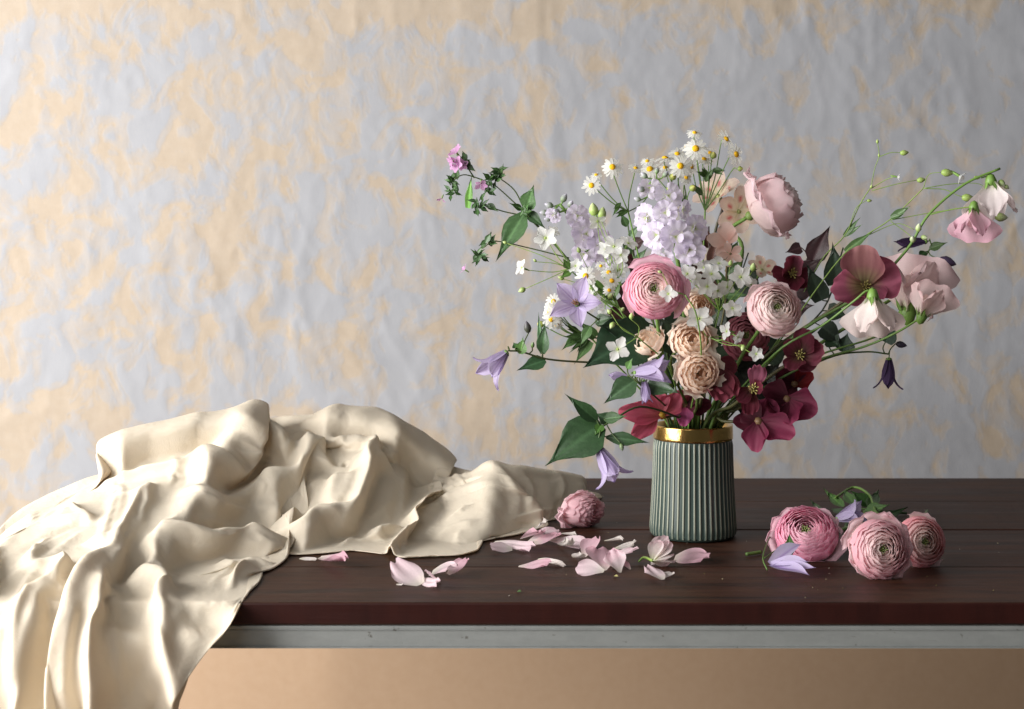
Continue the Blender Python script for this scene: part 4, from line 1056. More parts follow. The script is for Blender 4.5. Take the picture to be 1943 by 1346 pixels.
# hellebores and dark orchids
def hellcol(a, b, g):
    def f(u, v):
        c = mixt(g, a, (v - .12) / .40); c = mixt(c, b, max(0, abs(u) - .35) * .9)
        k = abs(math.sin((u * (1.25 - .35 * v)) * 9.0)) ** 6
        c = mixt(c, tuple(x * .55 for x in b), .55 * k * (1 - .5 * v))
        return mixt(c, tuple(min(1, x * 1.9 + .03) for x in a), max(0, v - .86) * 2.6 + max(0, abs(u) - .88) * 2.0)
    return f
def hellebore(label, cen, petals, col, seed, cat='hellebore', name='hellebore', group='dusky burgundy hellebores', via=(), centre=True, shape='round', col0=(.20, .12, .06)):
    RNG.seed(seed); c = P(*cen)
    t = plant(name, label, cat, c, group)
    main_stem(t, [P(*q) for q in via] + [c + V3(0, .012, -.004)], .0026, .002, GREEN, (.10, .07, .04))
    M = frame(c, (0, -1, .1)); q = .006
    fl = blob(t, 'flower_centre', M, [(0, -q), (q * .8, -q * .5), (q, 0), (q * .5, q * .5), (0, q * .6)], 8, col0)
    if centre:
        s = MB()
        for k in range(12):
            a = k * 2.4; e = V3(math.cos(a) * .008 * math.sqrt(k / 12), math.sin(a) * .008 * math.sqrt(k / 12), .010)
            s.tube([V3(0, 0, 0), e], [.0006, .0009], (.3, .3, .1), 4, (.45, .38, .12))
        s.build('stamens', M_STEM, fl, M, kind='stuff')
    for (tip, wpx, kw) in petals:
        kw = dict(kw); kw.setdefault('cup', RNG.uniform(.15, .55)); kw.setdefault('bend', RNG.uniform(-.5, .9)); kw.setdefault('ruf', .045); kw.setdefault('nu', 18); kw.setdefault('nv', 12); kw.setdefault('twist', RNG.uniform(-.45, .45)); kw.setdefault('curl', RNG.uniform(-.5, .3)); kw.setdefault('rnd', .22)
        cf = kw.pop('col', col); sh = kw.pop('shape', shape); base = kw.pop('base', None)
        between(fl, P(*base) if base else c, P(*tip), mm(wpx, cen[2]), sh, cf, M_PETAL, **kw)
    return t
HEL = hellcol((.36, .10, .16), (.20, .035, .065), (.32, .27, .12))
HELD = hellcol((.17, .030, .050), (.10, .012, .025), (.10, .05, .03))
HELG = hellcol((.30, .13, .13), (.24, .06, .09), (.34, .30, .14))
hellebore('large open dusky pink hellebore with greenish centre beside the white sweet pea', (1640, 544, 1.79),
          [((1640, 468, 1.775), 84, dict(col=HELG)), ((1566, 566, 1.75), 74, dict(bend=.5)), ((1702, 512, 1.77), 88, {}), ((1672, 584, 1.77), 56, {}), ((1600, 510, 1.80), 60, {})], HEL, 81, via=[(1450, 680, 1.86), (1560, 600, 1.82)])
hellebore('dark burgundy hellebore facing down beneath the blush ranunculus', (1516, 674, 1.80),
          [((1548, 622, 1.79), 52, {}), ((1572, 668, 1.785), 54, {}), ((1500, 712, 1.78), 44, {}), ((1545, 700, 1.79), 46, {}), ((1490, 650, 1.79), 40, {})], hellcol((.20, .045, .07), (.15, .025, .045), (.10, .07, .04)), 82, via=[(1440, 730, 1.84)])
hellebore('folded wine-red hellebore in shade with a pink curled tip and pale stamens', (1428, 738, 1.765),
          [((1450, 676, 1.745), 36, dict(bend=.9, col=hellcol((.42, .14, .22), (.30, .07, .13), (.2, .05, .07)))), ((1452, 730, 1.75), 30, {}), ((1400, 760, 1.77), 34, {}), ((1420, 790, 1.77), 34, {})], HELD, 83, via=[(1390, 770, 1.82)])
hellebore('hellebore with long drooping wine-red petals right above the gold rim of the vase'.replace('right ', ''), (1352, 690, 1.80),
          [((1400, 772, 1.75), 54, dict(bend=.7)), ((1378, 776, 1.745), 58, dict(bend=.4)), ((1398, 700, 1.80), 40, {})], hellcol((.19, .04, .06), (.16, .03, .045), (.16, .07, .06)), 84, via=[(1330, 760, 1.83)], centre=False)
hellebore('dusky brown-pink hellebore behind the blush ranunculus, under the dark leaf', (1502, 520, 1.90),
          [((1478, 490, 1.88), 46, {}), ((1524, 488, 1.88), 44, dict(col=hellcol((.30, .09, .13), (.22, .05, .08), (.25, .18, .10)))), ((1540, 540, 1.89), 50, {}), ((1465, 530, 1.88), 46, {}), ((1500, 560, 1.88), 50, {})], HELD, 85, via=[(1430, 640, 1.90)])
ORC = hellcol((.27, .042, .095), (.20, .024, .065), (.22, .06, .09))
ORD = hellcol((.12, .018, .036), (.09, .012, .026), (.08, .02, .03))
def orchid(label, cen, petals, seed, col=ORC, **kw):
    hellebore(label, cen, [(a, w * 1.18, dict(rnd=.34, **k)) for a, w, k in petals], col, seed, 'orchid', 'orchid', 'wine-red orchids at the vase mouth', centre=False, shape='round', **kw)
orchid('lowest wine-red orchid hanging beside the rim, round petal pointing down', (1440, 800, 1.815), [((1434, 856, 1.80), 46, {}), ((1508, 832, 1.80), 54, {}), ((1394, 802, 1.83), 34, dict(col=ORD)), ((1412, 770, 1.82), 44, dict(col=ORD)), ((1470, 762, 1.82), 48, {})], 86, via=[(1376, 800, 1.85)])
orchid('wine-red orchid spreading outward above the lowest one, wide petals', (1494, 758, 1.83), [((1550, 784, 1.81), 58, {}), ((1506, 812, 1.80), 50, {}), ((1448, 786, 1.82), 48, dict(col=ORD)), ((1450, 740, 1.83), 50, dict(col=ORD))], 87, via=[(1390, 780, 1.86), (1450, 760, 1.85)])
orchid('dark red orchid petals tucked under the burgundy hellebore', (1508, 730, 1.86), [((1546, 712, 1.85), 36, dict(col=hellcol((.22, .015, .02), (.18, .01, .015), (.15, .03, .02)))), ((1480, 750, 1.85), 46, dict(col=ORD)), ((1500, 700, 1.86), 46, dict(col=ORD)), ((1462, 712, 1.86), 50, dict(col=ORD))], 88, via=[(1400, 770, 1.87)])
PKR = hellcol((.50, .10, .16), (.46, .07, .12), (.50, .14, .14))
orchid('bright rose-red orchid with yellow throat next to the hanging clematis vine', (1256, 788, 1.80), [((1182, 778, 1.775), 40, {}), ((1202, 830, 1.775), 36, dict(base=(1246, 790, 1.80))), ((1240, 744, 1.80), 42, {}), ((1290, 752, 1.81), 40, {})], 89, col=PKR, via=[], col0=(.55, .33, .03))
orchid('rose-red orchid half hidden behind the stems in the vase mouth', (1300, 768, 1.85), [((1278, 742, 1.84), 40, {}), ((1325, 752, 1.84), 40, dict(col=ORD)), ((1296, 806, 1.835), 30, dict(col=hellcol((.45, .09, .25), (.4, .06, .2), (.4, .05, .12)))), ((1350, 770, 1.85), 36, dict(col=ORD))], 90, col=PKR, via=[])

# sweet peas
def peacol(a, b): return lambda u, v: mixt(mixt((.60, .68, .38), a, v * 4), b, max(0, v - .35) * 1.1 + .25 * abs(u))
def sweetpea(t, pos, face, R, a=(.84, .76, .76), b=(.82, .62, .66), seed=1, dirdown=(0, 0, -1)):
    """standard petal behind, two wings and a keel in front, green calyx at pos; the flower hangs along dirdown and faces face"""
    RNG.seed(seed); pos = Vector(pos); dn = Vector(dirdown).normalized(); fc = Vector(face); fc = (fc - dn * fc.dot(dn)).normalized(); sd = dn.cross(fc)
    cal = blob(t, 'calyx', frame(pos - dn * R * .12, dn), [(0, -.06 * R), (.10 * R, 0), (.15 * R, .16 * R), (.11 * R, .26 * R), (0, .26 * R)], 8, GREEN2)
    cf = peacol(a, b)
    for k in range(5):
        an = k * 2 * pi / 5; o = sd * math.cos(an) + fc * math.sin(an)
        between(cal, pos + o * R * .10, pos + o * R * .26 + dn * R * .30, R * .12, 'lance', leafcol(GREEN2), M_LEAF, 'calyx_lobe', nrm=tuple(o), nu=4, nv=4)
    between(cal, pos - fc * .04 * R, pos + dn * R * 1.05 - fc * .25 * R, R * 1.55, 'fan', cf, nrm=tuple(fc), cup=-.14, ruf=.10, nf=2.6, bend=-.35, nu=14, nv=10, rnd=.26, notch=.06)
    for s in (-1, 1):
        between(cal, pos + fc * .06 * R, pos + dn * R * .92 + fc * .20 * R + sd * s * .24 * R, R * .72, 'obov', cf, nrm=tuple(fc + sd * s * 1.1), cup=.34, ruf=.09, bend=.35, nu=10, nv=9)
    between(cal, pos + fc * .08 * R, pos + dn * R * .62 + fc * .26 * R, R * .34, 'round', peacol((.82, .80, .66), b), nrm=tuple(fc), cup=-.9, bend=-.2, nu=6, nv=6)
    return cal
t = plant('sweet_pea_stem', 'thick sweet pea stem arching out to two white and pink blooms at its tip', 'sweet pea', P(1840, 380, 1.80), 'sweet peas')
main_stem(t, [P(1500, 645, 1.82), P(1640, 555, 1.79), P(1720, 475, 1.78), P(1762, 408, 1.775), P(1830, 350, 1.77), P(1898, 320, 1.765)], .0024, .0015, (.075, .15, .035), GREEN2, 8)
sweetpea(t, P(1848, 392, 1.76), (-.5, -.85, .1), mm(66, 1.76), (.82, .60, .66), (.80, .44, .55), 91, (-.12, -.1, -1))
sweetpea(t, P(1880, 342, 1.77), (.35, -.85, .2), mm(78, 1.77), (.85, .79, .78), (.83, .70, .70), 92, (.15, -.05, -1))
tube(t, 'flower_stalk', [P(1762, 408, 1.775), P(1805, 398, 1.765), P(1848, 392, 1.76)], .0009, .0007, GREEN2, LIME, 5)
tube(t, 'flower_stalk', [P(1862, 338, 1.77), P(1874, 335, 1.77), P(1880, 342, 1.77)], .0009, .0008, GREEN2, LIME, 5)
for (px, py, Lp, dv) in ((1896, 342, 17, (.5, -.2, -.7)), (1905, 352, 12, (.7, -.2, -.5)), (1888, 412, 24, (.9, -.2, -.05)), (1742, 440, 17, (.05, -.3, .9)), (1733, 458, 17, (-.2, -.5, .3)), (1748, 450, 14, (.5, -.4, -.1))):
    bud(t, P(px, py, 1.77), dv, mm(Lp, 1.77), LIME, (.6, .62, .5))
t = plant('sweet_pea_stem', 'sweet pea with a wide white bloom hanging in front of the large hellebore', 'sweet pea', P(1655, 560, 1.72), 'sweet peas')
main_stem(t, [P(1470, 672, 1.78), P(1560, 618, 1.745), P(1620, 572, 1.72), P(1645, 552, 1.715), P(1656, 560, 1.715)], .0016, .0012, (.07, .14, .03), GREEN2)
sweetpea(t, P(1656, 560, 1.715), (-.1, -.95, .1), mm(80, 1.715), (.85, .78, .74), (.83, .68, .66), 93, (.04, -.1, -1))
t = plant('sweet_pea_stem', 'sweet pea with an upright pale bloom leaning on the profile ranunculus', 'sweet pea', P(1748, 612, 1.77), 'sweet peas')
main_stem(t, [P(1520, 698, 1.84), P(1640, 658, 1.80), P(1700, 632, 1.78), P(1746, 604, 1.77)], .0018, .0013, (.035, .075, .02), GREEN2)
sweetpea(t, P(1748, 604, 1.77), (-.45, -.85, .1), mm(72, 1.77), (.84, .72, .70), (.80, .55, .55), 94, (.30, -.1, 1))
t = plant('sweet_pea_stem', 'sweet pea with a tall pale petal standing behind the large hellebore', 'sweet pea', P(1726, 600, 1.82), 'sweet peas')
main_stem(t, [P(1520, 690, 1.86), P(1660, 640, 1.84), P(1722, 600, 1.83)], .0015, .0012, (.04, .08, .02), GREEN2)
sweetpea(t, P(1722, 598, 1.83), (-.3, -.9, .0), mm(118, 1.83), (.82, .68, .66), (.80, .58, .60), 95, (.06, 0, 1))
t = plant('sweet_pea_stem', 'small peach sweet pea standing against the bare stem of the topmost ranunculus', 'sweet pea', P(1384, 470, 1.84), 'sweet peas')
main_stem(t, [P(1372, 600, 1.86), P(1378, 520, 1.85), P(1376, 470, 1.84)], .0013, .001, GREEN, (.3, .2, .12))
PEACH = lambda u, v: mixt((.80, .50, .42), (.84, .64, .58), v)
for (a, b, w) in (((1378, 462, 1.84), (1342, 452, 1.83), 30), ((1380, 458, 1.84), (1378, 422, 1.835), 36), ((1376, 466, 1.84), (1362, 486, 1.83), 22), ((1384, 462, 1.84), (1396, 440, 1.835), 22)):
    between(t, P(*a), P(*b), mm(w, 1.84), 'round', PEACH, cup=.2, ruf=.05, nu=6, nv=6)
five(t, P(1386, 482, 1.825), (.1, -.9, -.1), mm(24, 1.825), PEACH, 5, 'round', .62, .3, .2, .06, .05, cen=(.2, .06, .05), roll=.4)

# wiry bud sprigs
def sprig(label, trunk, branches, buds, leaves, seed, flowers=()):
    RNG.seed(seed); pp = [P(*q) for q in trunk]
    t = plant('wiry_sprig', label, 'sprig', pp[-1], 'wiry green sprigs with buds')
    main_stem(t, pp, .0013, .0006, GREEN, LIME)
    for br in branches:
        tube(t, 'branch', [P(*q) for q in br], .0006, .0004, mixt(GREEN, LIME, .4), LIME, 5, 6)
    for (px, py, d, Lp, dv) in buds: bud(t, P(px, py, d), dv, mm(Lp, d), LIME, (.5, .55, .25), .32)
    for (a, b, w) in leaves: leaf(t, P(*a), P(*b), mm(w, a[2]), (.07, .14, .04), 'linear', fold=.3)
    for (px, py, d, Rp, dv) in flowers: five(t, P(px, py, d), dv, mm(Rp, d), WH, 4, 'obov', .7, .8, .3, .03, .0, calyx=1.4, cs=1.8)
sprig('tall wiry sprig with the highest yellow-green buds, beside the topmost ranunculus', [(1480, 640, 1.90), (1555, 500, 1.90), (1602, 448, 1.89), (1632, 388, 1.88), (1653, 355, 1.88)],
      [[(1653, 355, 1.88), (1660, 320, 1.88), (1668, 296, 1.875), (1665, 270, 1.87)], [(1668, 298, 1.875), (1690, 290, 1.87), (1709, 290, 1.87)], [(1653, 358, 1.88), (1680, 342, 1.875), (1696, 336, 1.87)], [(1655, 362, 1.88), (1700, 350, 1.87), (1740, 342, 1.87)], [(1612, 430, 1.885), (1625, 395, 1.88), (1645, 380, 1.88)]],
      [(1665, 273, 1.87, 9, (0, 0, 1)), (1708, 291, 1.87, 17, (1, 0, .1)), (1740, 343, 1.87, 17, (1, 0, .15)), (1645, 381, 1.88, 10, (1, 0, .0)), (1653, 358, 1.88, 9, (0, -.4, .6)), (1668, 298, 1.875, 7, (0, 0, 1))], [((1602, 448, 1.89), (1632, 412, 1.88), 11), ((1602, 448, 1.89), (1638, 426, 1.88), 11)], 96, [(1702, 336, 1.87, 9, (.8, -.3, -.2))])
sprig('long wiry sprig with pairs of narrow leaves running beside the thick sweet pea stem', [(1470, 660, 1.88), (1600, 484, 1.87), (1690, 416, 1.86), (1752, 358, 1.85)],
      [[(1752, 358, 1.85), (1762, 332, 1.85), (1786, 327, 1.845)], [(1752, 358, 1.85), (1800, 350, 1.845), (1850, 348, 1.84), (1872, 356, 1.84)], [(1752, 358, 1.85), (1792, 360, 1.845), (1820, 372, 1.84), (1846, 376, 1.84)], [(1690, 418, 1.86), (1760, 405, 1.85), (1805, 398, 1.85)], [(1690, 420, 1.86), (1715, 438, 1.855), (1730, 450, 1.85)], [(1640, 450, 1.87), (1700, 425, 1.86), (1735, 436, 1.85)]],
      [(1786, 327, 1.845, 24, (1, 0, -.1)), (1848, 337, 1.84, 12, (1, 0, -.1)), (1825, 375, 1.84, 24, (1, 0, -.05)), (1872, 352, 1.84, 10, (0, 0, 1))], [((1604, 478, 1.87), (1656, 438, 1.86), 17), ((1692, 414, 1.86), (1728, 392, 1.85), 17), ((1690, 414, 1.86), (1714, 406, 1.85), 9)], 97, [(1820, 334, 1.84, 14, (.7, -.4, -.5))])

# pink phlox reaching out at the upper corner of the bouquet
RNG.seed(101)
t = plant('phlox_stem', 'green phlox stem with spiky calyx clusters and a few pink flowers, reaching toward the wall', 'phlox', P(990, 400, 1.90))
main_stem(t, [P(1220, 640, 1.88), P(1120, 540, 1.88), P(1040, 450, 1.88), P(990, 398, 1.88)], .0020, .0014, GREEN, (.07, .11, .035))
PHX = lambda u, v: mixt((.62, .30, .55), (.76, .46, .72), v)
for br in ([(990, 398), (960, 370), (935, 348)], [(995, 398), (975, 360), (940, 333)], [(985, 408), (950, 400), (920, 388)], [(935, 350), (905, 338), (880, 332), (862, 340)], [(1040, 450), (1010, 420), (1000, 405)], [(900, 338), (885, 315), (878, 303)], [(1080, 490), (1000, 470), (940, 458), (918, 470)]):
    tube(t, 'branch', [P(x, y, 1.88 - .006 * k) for k, (x, y) in enumerate(br)], .0010, .0007, (.06, .09, .03), (.09, .13, .04), 6, 6)
for k, (px, py, n, Lp) in enumerate([(862, 345, 15, 26), (880, 308, 12, 24), (935, 340, 14, 26), (925, 360, 9, 22), (945, 328, 7, 22), (858, 365, 9, 22), (912, 388, 10, 24), (900, 398, 7, 22), (908, 485, 15, 24), (926, 460, 9, 26), (995, 400, 8, 20)]):
    cpos = P(px, py, 1.868)
    for q in range(n):
        dv = V3(RNG.gauss(0, 1), RNG.gauss(-.3, .8), RNG.gauss(.1, 1)).normalized()
        ln = mm(Lp, 1.87) * RNG.uniform(.6, 1.1)
        st = cpos + V3(RNG.uniform(-1, 1), RNG.uniform(-.6, .6), RNG.uniform(-1, 1)) * mm(6, 1.87)
        leaf(t, st, st + dv * ln, ln * RNG.uniform(.25, .5), RNG.choice(((.045, .10, .03), (.06, .13, .035), (.035, .08, .025))), 'lance', nu=4, nv=5)
for (a, b, w, kw) in [((995, 405), (942, 494), 46, dict(col=(.05, .115, .035))), ((998, 398), (1016, 350), 36, dict(col=(.06, .13, .04))), ((888, 395), (893, 335), 16, dict(col=(.13, .30, .05), shape='linear')), ((1000, 402), (1034, 432), 22, dict(col=(.04, .09, .03))), ((993, 405), (1004, 385), 16, dict(col=(.05, .12, .03))), ((945, 345), (958, 310), 13, dict(col=(.05, .1, .03), shape='lance')), ((990, 398), (970, 385), 13, dict(col=(.05, .11, .03))), ((925, 388), (946, 402), 14, dict(col=(.05, .1, .03)))]:
    leaf(t, P(a[0], a[1], 1.875), P(b[0], b[1], 1.86), mm(w, 1.87), **kw)
for (px, py, Rp, dv) in ((866, 290, 17, (-.5, -.4, .6)), (868, 312, 18, (-.6, -.7, .0)), (858, 306, 14, (-.8, -.3, -.2)), (913, 348, 15, (.0, -.6, -.7)), (838, 377, 11, (-.4, -.2, -.9)), (882, 512, 12, (-.8, -.1, .5)), (876, 314, 13, (.3, -.8, .2))):
    five(t, P(px, py, 1.86), dv, mm(Rp, 1.86), PHX, 5 if Rp > 12 else 3, 'obov', .75, .5, .2, .05, .08, calyx=.8, roll=RNG.uniform(0, 6), cen=(.55, .2, .45))

# dark foliage in the heart of the bouquet
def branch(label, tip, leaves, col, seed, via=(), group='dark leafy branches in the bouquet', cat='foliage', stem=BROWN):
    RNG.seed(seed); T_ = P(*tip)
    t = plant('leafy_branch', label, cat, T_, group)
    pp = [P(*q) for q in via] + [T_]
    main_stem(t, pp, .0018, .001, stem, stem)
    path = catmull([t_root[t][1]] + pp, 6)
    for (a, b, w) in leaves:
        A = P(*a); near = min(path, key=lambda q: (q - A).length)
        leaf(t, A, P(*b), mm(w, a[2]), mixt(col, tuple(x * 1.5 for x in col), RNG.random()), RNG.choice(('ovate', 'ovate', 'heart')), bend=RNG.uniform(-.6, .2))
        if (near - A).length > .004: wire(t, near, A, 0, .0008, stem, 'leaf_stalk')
BUR = (.030, .011, .013)
branch('near-black burgundy branch with a pointed leaf standing above the brown-pink hellebore', (1545, 455, 1.91), [((1540, 500, 1.91), (1573, 427, 1.90), 44), ((1520, 520, 1.91), (1560, 490, 1.9), 34), ((1500, 560, 1.91), (1560, 530, 1.89), 46), ((1490, 590, 1.90), (1545, 580, 1.88), 50), ((1470, 600, 1.9), (1450, 545, 1.89), 46), ((1520, 470, 1.92), (1490, 480, 1.92), 26)], BUR, 111, [(1440, 640, 1.91), (1510, 540, 1.915)])
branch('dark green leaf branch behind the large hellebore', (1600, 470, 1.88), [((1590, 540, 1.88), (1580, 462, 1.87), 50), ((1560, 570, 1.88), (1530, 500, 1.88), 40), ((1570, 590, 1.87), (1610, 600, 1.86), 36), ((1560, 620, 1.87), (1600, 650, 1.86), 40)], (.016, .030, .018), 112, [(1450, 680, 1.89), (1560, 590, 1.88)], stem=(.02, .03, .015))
branch('burgundy leaf branch behind the deep pink ranunculus, a rounded leaf at its tip', (1200, 455, 1.95), [((1196, 470, 1.95), (1228, 448, 1.94), 26), ((1200, 500, 1.94), (1180, 470, 1.93), 24), ((1210, 560, 1.90), (1160, 545, 1.88), 60), ((1215, 590, 1.88), (1140, 600, 1.86), 66), ((1220, 610, 1.88), (1170, 640, 1.86), 60), ((1230, 530, 1.93), (1186, 490, 1.92), 40)], (.040, .012, .012), 113, [(1270, 680, 1.90), (1215, 560, 1.93)])
branch('deep red leaf branch filling the gap between the stock and the bare ranunculus stem', (1345, 430, 1.93), [((1345, 470, 1.93), (1330, 420, 1.92), 24), ((1350, 500, 1.92), (1362, 440, 1.91), 24), ((1250, 450, 1.93), (1270, 420, 1.92), 30), ((1340, 530, 1.92), (1310, 500, 1.91), 36), ((1350, 560, 1.90), (1390, 520, 1.90), 44)], (.055, .022, .016), 114, [(1330, 640, 1.90), (1345, 530, 1.92)])
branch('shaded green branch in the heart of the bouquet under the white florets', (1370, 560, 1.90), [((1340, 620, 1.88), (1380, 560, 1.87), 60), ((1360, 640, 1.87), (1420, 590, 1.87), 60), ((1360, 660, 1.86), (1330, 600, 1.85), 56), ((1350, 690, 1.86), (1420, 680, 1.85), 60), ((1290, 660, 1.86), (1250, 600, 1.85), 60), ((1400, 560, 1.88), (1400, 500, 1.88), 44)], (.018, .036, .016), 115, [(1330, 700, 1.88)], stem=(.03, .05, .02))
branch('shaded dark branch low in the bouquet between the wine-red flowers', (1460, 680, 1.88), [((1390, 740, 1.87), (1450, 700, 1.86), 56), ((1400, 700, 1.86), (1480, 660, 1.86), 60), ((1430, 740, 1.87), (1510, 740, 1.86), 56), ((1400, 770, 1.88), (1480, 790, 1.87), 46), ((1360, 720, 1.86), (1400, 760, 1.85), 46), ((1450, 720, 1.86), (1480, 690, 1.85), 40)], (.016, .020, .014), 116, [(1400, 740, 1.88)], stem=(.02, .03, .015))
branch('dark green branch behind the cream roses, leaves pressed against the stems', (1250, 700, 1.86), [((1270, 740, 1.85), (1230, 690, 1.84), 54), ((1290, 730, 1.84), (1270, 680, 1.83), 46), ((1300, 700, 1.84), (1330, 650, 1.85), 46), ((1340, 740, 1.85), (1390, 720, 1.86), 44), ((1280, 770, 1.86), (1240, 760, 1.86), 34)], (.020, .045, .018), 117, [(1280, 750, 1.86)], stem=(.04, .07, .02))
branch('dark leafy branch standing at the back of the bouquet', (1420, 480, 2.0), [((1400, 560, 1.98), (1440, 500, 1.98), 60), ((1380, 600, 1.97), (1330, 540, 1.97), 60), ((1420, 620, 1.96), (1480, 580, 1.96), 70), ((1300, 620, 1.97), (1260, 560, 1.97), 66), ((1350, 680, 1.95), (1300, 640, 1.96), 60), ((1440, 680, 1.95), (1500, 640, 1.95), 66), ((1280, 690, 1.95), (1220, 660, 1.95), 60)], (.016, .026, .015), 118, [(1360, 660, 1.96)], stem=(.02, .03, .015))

florets('white florets and green buds above the open purple clematis', (1150, 560, 1.86), [(1092, 505, 1.85, 16, (-.4, -.7, .5)), (1120, 548, 1.84, 15, (-.3, -.9, .1)), (1176, 512, 1.84, 17, (.1, -.9, .2)), (1146, 600, 1.82, 14, (-.4, -.8, -.2))], [(1070, 530, 1.85, 13, (-.8, 0, .4)), (1100, 480, 1.86, 12, (-.3, 0, .9)), (1180, 590, 1.82, 11, (.2, -.5, .4))], 67, [(1250, 680, 1.87)], [((1150, 560, 1.86), (1120, 520, 1.85), .010), ((1160, 570, 1.86), (1180, 530, 1.85), .010), ((1140, 560, 1.86), (1110, 575, 1.85), .009)])
branch('fresh green leaf sprig low beside the chamomile cluster and the dark heart-shaped leaf', (1085, 640, 1.84), [((1120, 648, 1.84), (1090, 690, 1.83), 22), ((1110, 640, 1.84), (1068, 640, 1.83), 20), ((1130, 640, 1.84), (1100, 610, 1.83), 22), ((1095, 640, 1.84), (1066, 664, 1.83), 18), ((1150, 650, 1.84), (1130, 690, 1.83), 24), ((1160, 630, 1.84), (1150, 590, 1.83), 22)], (.060, .120, .035), 119, [(1220, 690, 1.85), (1150, 646, 1.845)], stem=(.06, .09, .03))
branch('small fresh leaf sprig among the white florets between the two large ranunculus', (1390, 480, 1.86), [((1372, 540, 1.85), (1350, 500, 1.84), 20), ((1380, 520, 1.85), (1410, 490, 1.84), 20), ((1385, 500, 1.86), (1370, 470, 1.85), 18), ((1375, 560, 1.84), (1420, 560, 1.83), 22), ((1370, 580, 1.84), (1340, 570, 1.83), 22), ((1390, 482, 1.86), (1400, 455, 1.86), 16)], (.050, .100, .035), 120, [(1345, 660, 1.87), (1372, 560, 1.86)], stem=(.06, .10, .03))
branch('small leaf sprig with green tips between the lilac stock spikes', (1190, 420, 1.90), [((1200, 480, 1.90), (1176, 452, 1.89), 18), ((1196, 450, 1.90), (1214, 425, 1.89), 16), ((1190, 430, 1.90), (1178, 404, 1.89), 16), ((1206, 500, 1.90), (1226, 470, 1.89), 18)], (.055, .11, .04), 121, [(1260, 640, 1.89), (1206, 500, 1.90)], stem=(.06, .10, .03))

# ------------------------------------------------------------------ flowers lying on the table
def lying(label, pos, dirv, Rpx, d, n, seed, stem_to=None, group='pink flowers lying on the table', **kw):
    pos = Vector(pos); R = mm(Rpx, d)
    t = thing('cut_ranunculus', label, 'ranunculus', (pos.x, pos.y, T), group)
    cupflower(t, pos, dirv, R, n, seed=seed, **kw)
    # settle the bloom on the planks
    lo = 9
    for c in t.children_recursive:
        if c.type == 'MESH':
            m = W[c]
            for v in c.data.vertices: lo = min(lo, (m @ v.co).z)
    dz = T + .0006 - lo - .008
    t.location.z += 0
    t.matrix_basis = Matrix.Translation((0, 0, dz)) @ t.matrix_basis
    W[t] = t.matrix_basis.copy()
    for c in t.children_recursive: W[c] = Matrix.Translation((0, 0, dz)) @ W[c]
    # petals that touch the planks lie flat on them
    for c in t.children_recursive:
        if c.type != 'MESH': continue
        m = W[c]; mi = m.inverted()
        for v in c.data.vertices:
            w_ = m @ v.co
            if w_.z < T + .0006: v.co = mi @ Vector((w_.x, w_.y, T + .0006 + .1 * (T - w_.z) * RNG.random()))
    if stem_to:
        e = pos - Vector(dirv).normalized() * R * .56 + Vector((0, 0, dz))
        tube(t, 'stem', [e, e.lerp(Vector(stem_to), .5) + V3(0, 0, .002), Vector(stem_to)], .0026, .0024, GREEN2, GREEN, 7)
    return t
lying('deep pink ranunculus on the planks with finely ruffled rounded petals, a green leaf across it', P(1530, 1012, 1.765), (-.20, -.70, .62), 60, 1.765, 56, 201, PT(1690, 975, .004), cin=(.88, .58, .66), cout=(.84, .36, .52), base=(.86, .60, .66), ruf=.03, guard=5, gcol=(.86, .56, .64), edge=(.88, .60, .68))
lying('pale pink ranunculus facing out with loose ragged outer petals, front bloom of the fallen trio', P(1668, 1050, 1.655), (.10, -.95, .20), 57, 1.655, 50, 202, PT(1640, 968, .004), cin=(.90, .76, .72), cout=(.86, .50, .57), base=(.88, .72, .68), ruf=.035, guard=9, gcol=(.88, .62, .66), edge=(.88, .64, .68))
lying('salmon pink ranunculus lying half behind the ragged pale one', P(1746, 1040, 1.715), (.20, -.93, .22), 50, 1.715, 44, 203, PT(1760, 970, .004), cin=(.90, .76, .70), cout=(.80, .38, .43), base=(.86, .66, .58), ruf=.022, guard=2, gcol=(.80, .58, .60))
tip = lying('pink ranunculus tipped on its side against the end of the cloth', P(1104, 974, 1.955), (.76, -.62, .04), 38, 1.945, 38, 204, None, zs=1.3, dimple=.1, cin=(.88, .56, .62), cout=(.92, .64, .69), base=(.92, .74, .74), ruf=.05, guard=9, gcol=(.92, .66, .71), center='none')

tip.scale = (1.32, 1.1, .84)      # sagging under its own weight
tip.location.z = T - (T - tip.location.z) * .84

def loose(name, label, cat, at, group=None): return thing(name, label, cat, at, group)
t = loose('cut_clematis', 'lilac clematis bloom with curled stalk lying before the deep pink ranunculus on the planks', 'clematis', PT(1470, 1085), 'clematis lying on the table')
RNG.seed(210)
b0 = PT(1462, 1072, .006)
tube(t, 'stem', [PT(1456, 1082, .002), PT(1448, 1060, .012), PT(1456, 1030, .022), PT(1466, 1010, .020)], .0010, .0009, GREEN, (.06, .08, .03), 6)
tube(t, 'stem', [PT(1450, 1060, .012), PT(1475, 1044, .016), PT(1495, 1050, .014)], .0008, .0007, GREEN, None, 6)
for (bx, w, kw) in (((1518, 1030, .030), 34, dict(curl=-.5)), ((1536, 1096, .004), 30, dict(curl=-.6, bend=.3)), ((1552, 1090, .006), 28, dict(bend=.3)), ((1532, 1066, .016), 30, {})):
    between(t, b0, PT(*bx), mm(w, 1.68), 'clem', clemcol(), name='sepal', nrm=(-.2, -.5, .9), cup=.4, nu=8, nv=9, rnd=.05, fold=.1, **kw)
leaf(t, PT(1500, 1058, .012), PT(1497, 1008, .040), mm(22, 1.70), (.05, .11, .03), 'lance', nrm=(-.3, -1, .3))
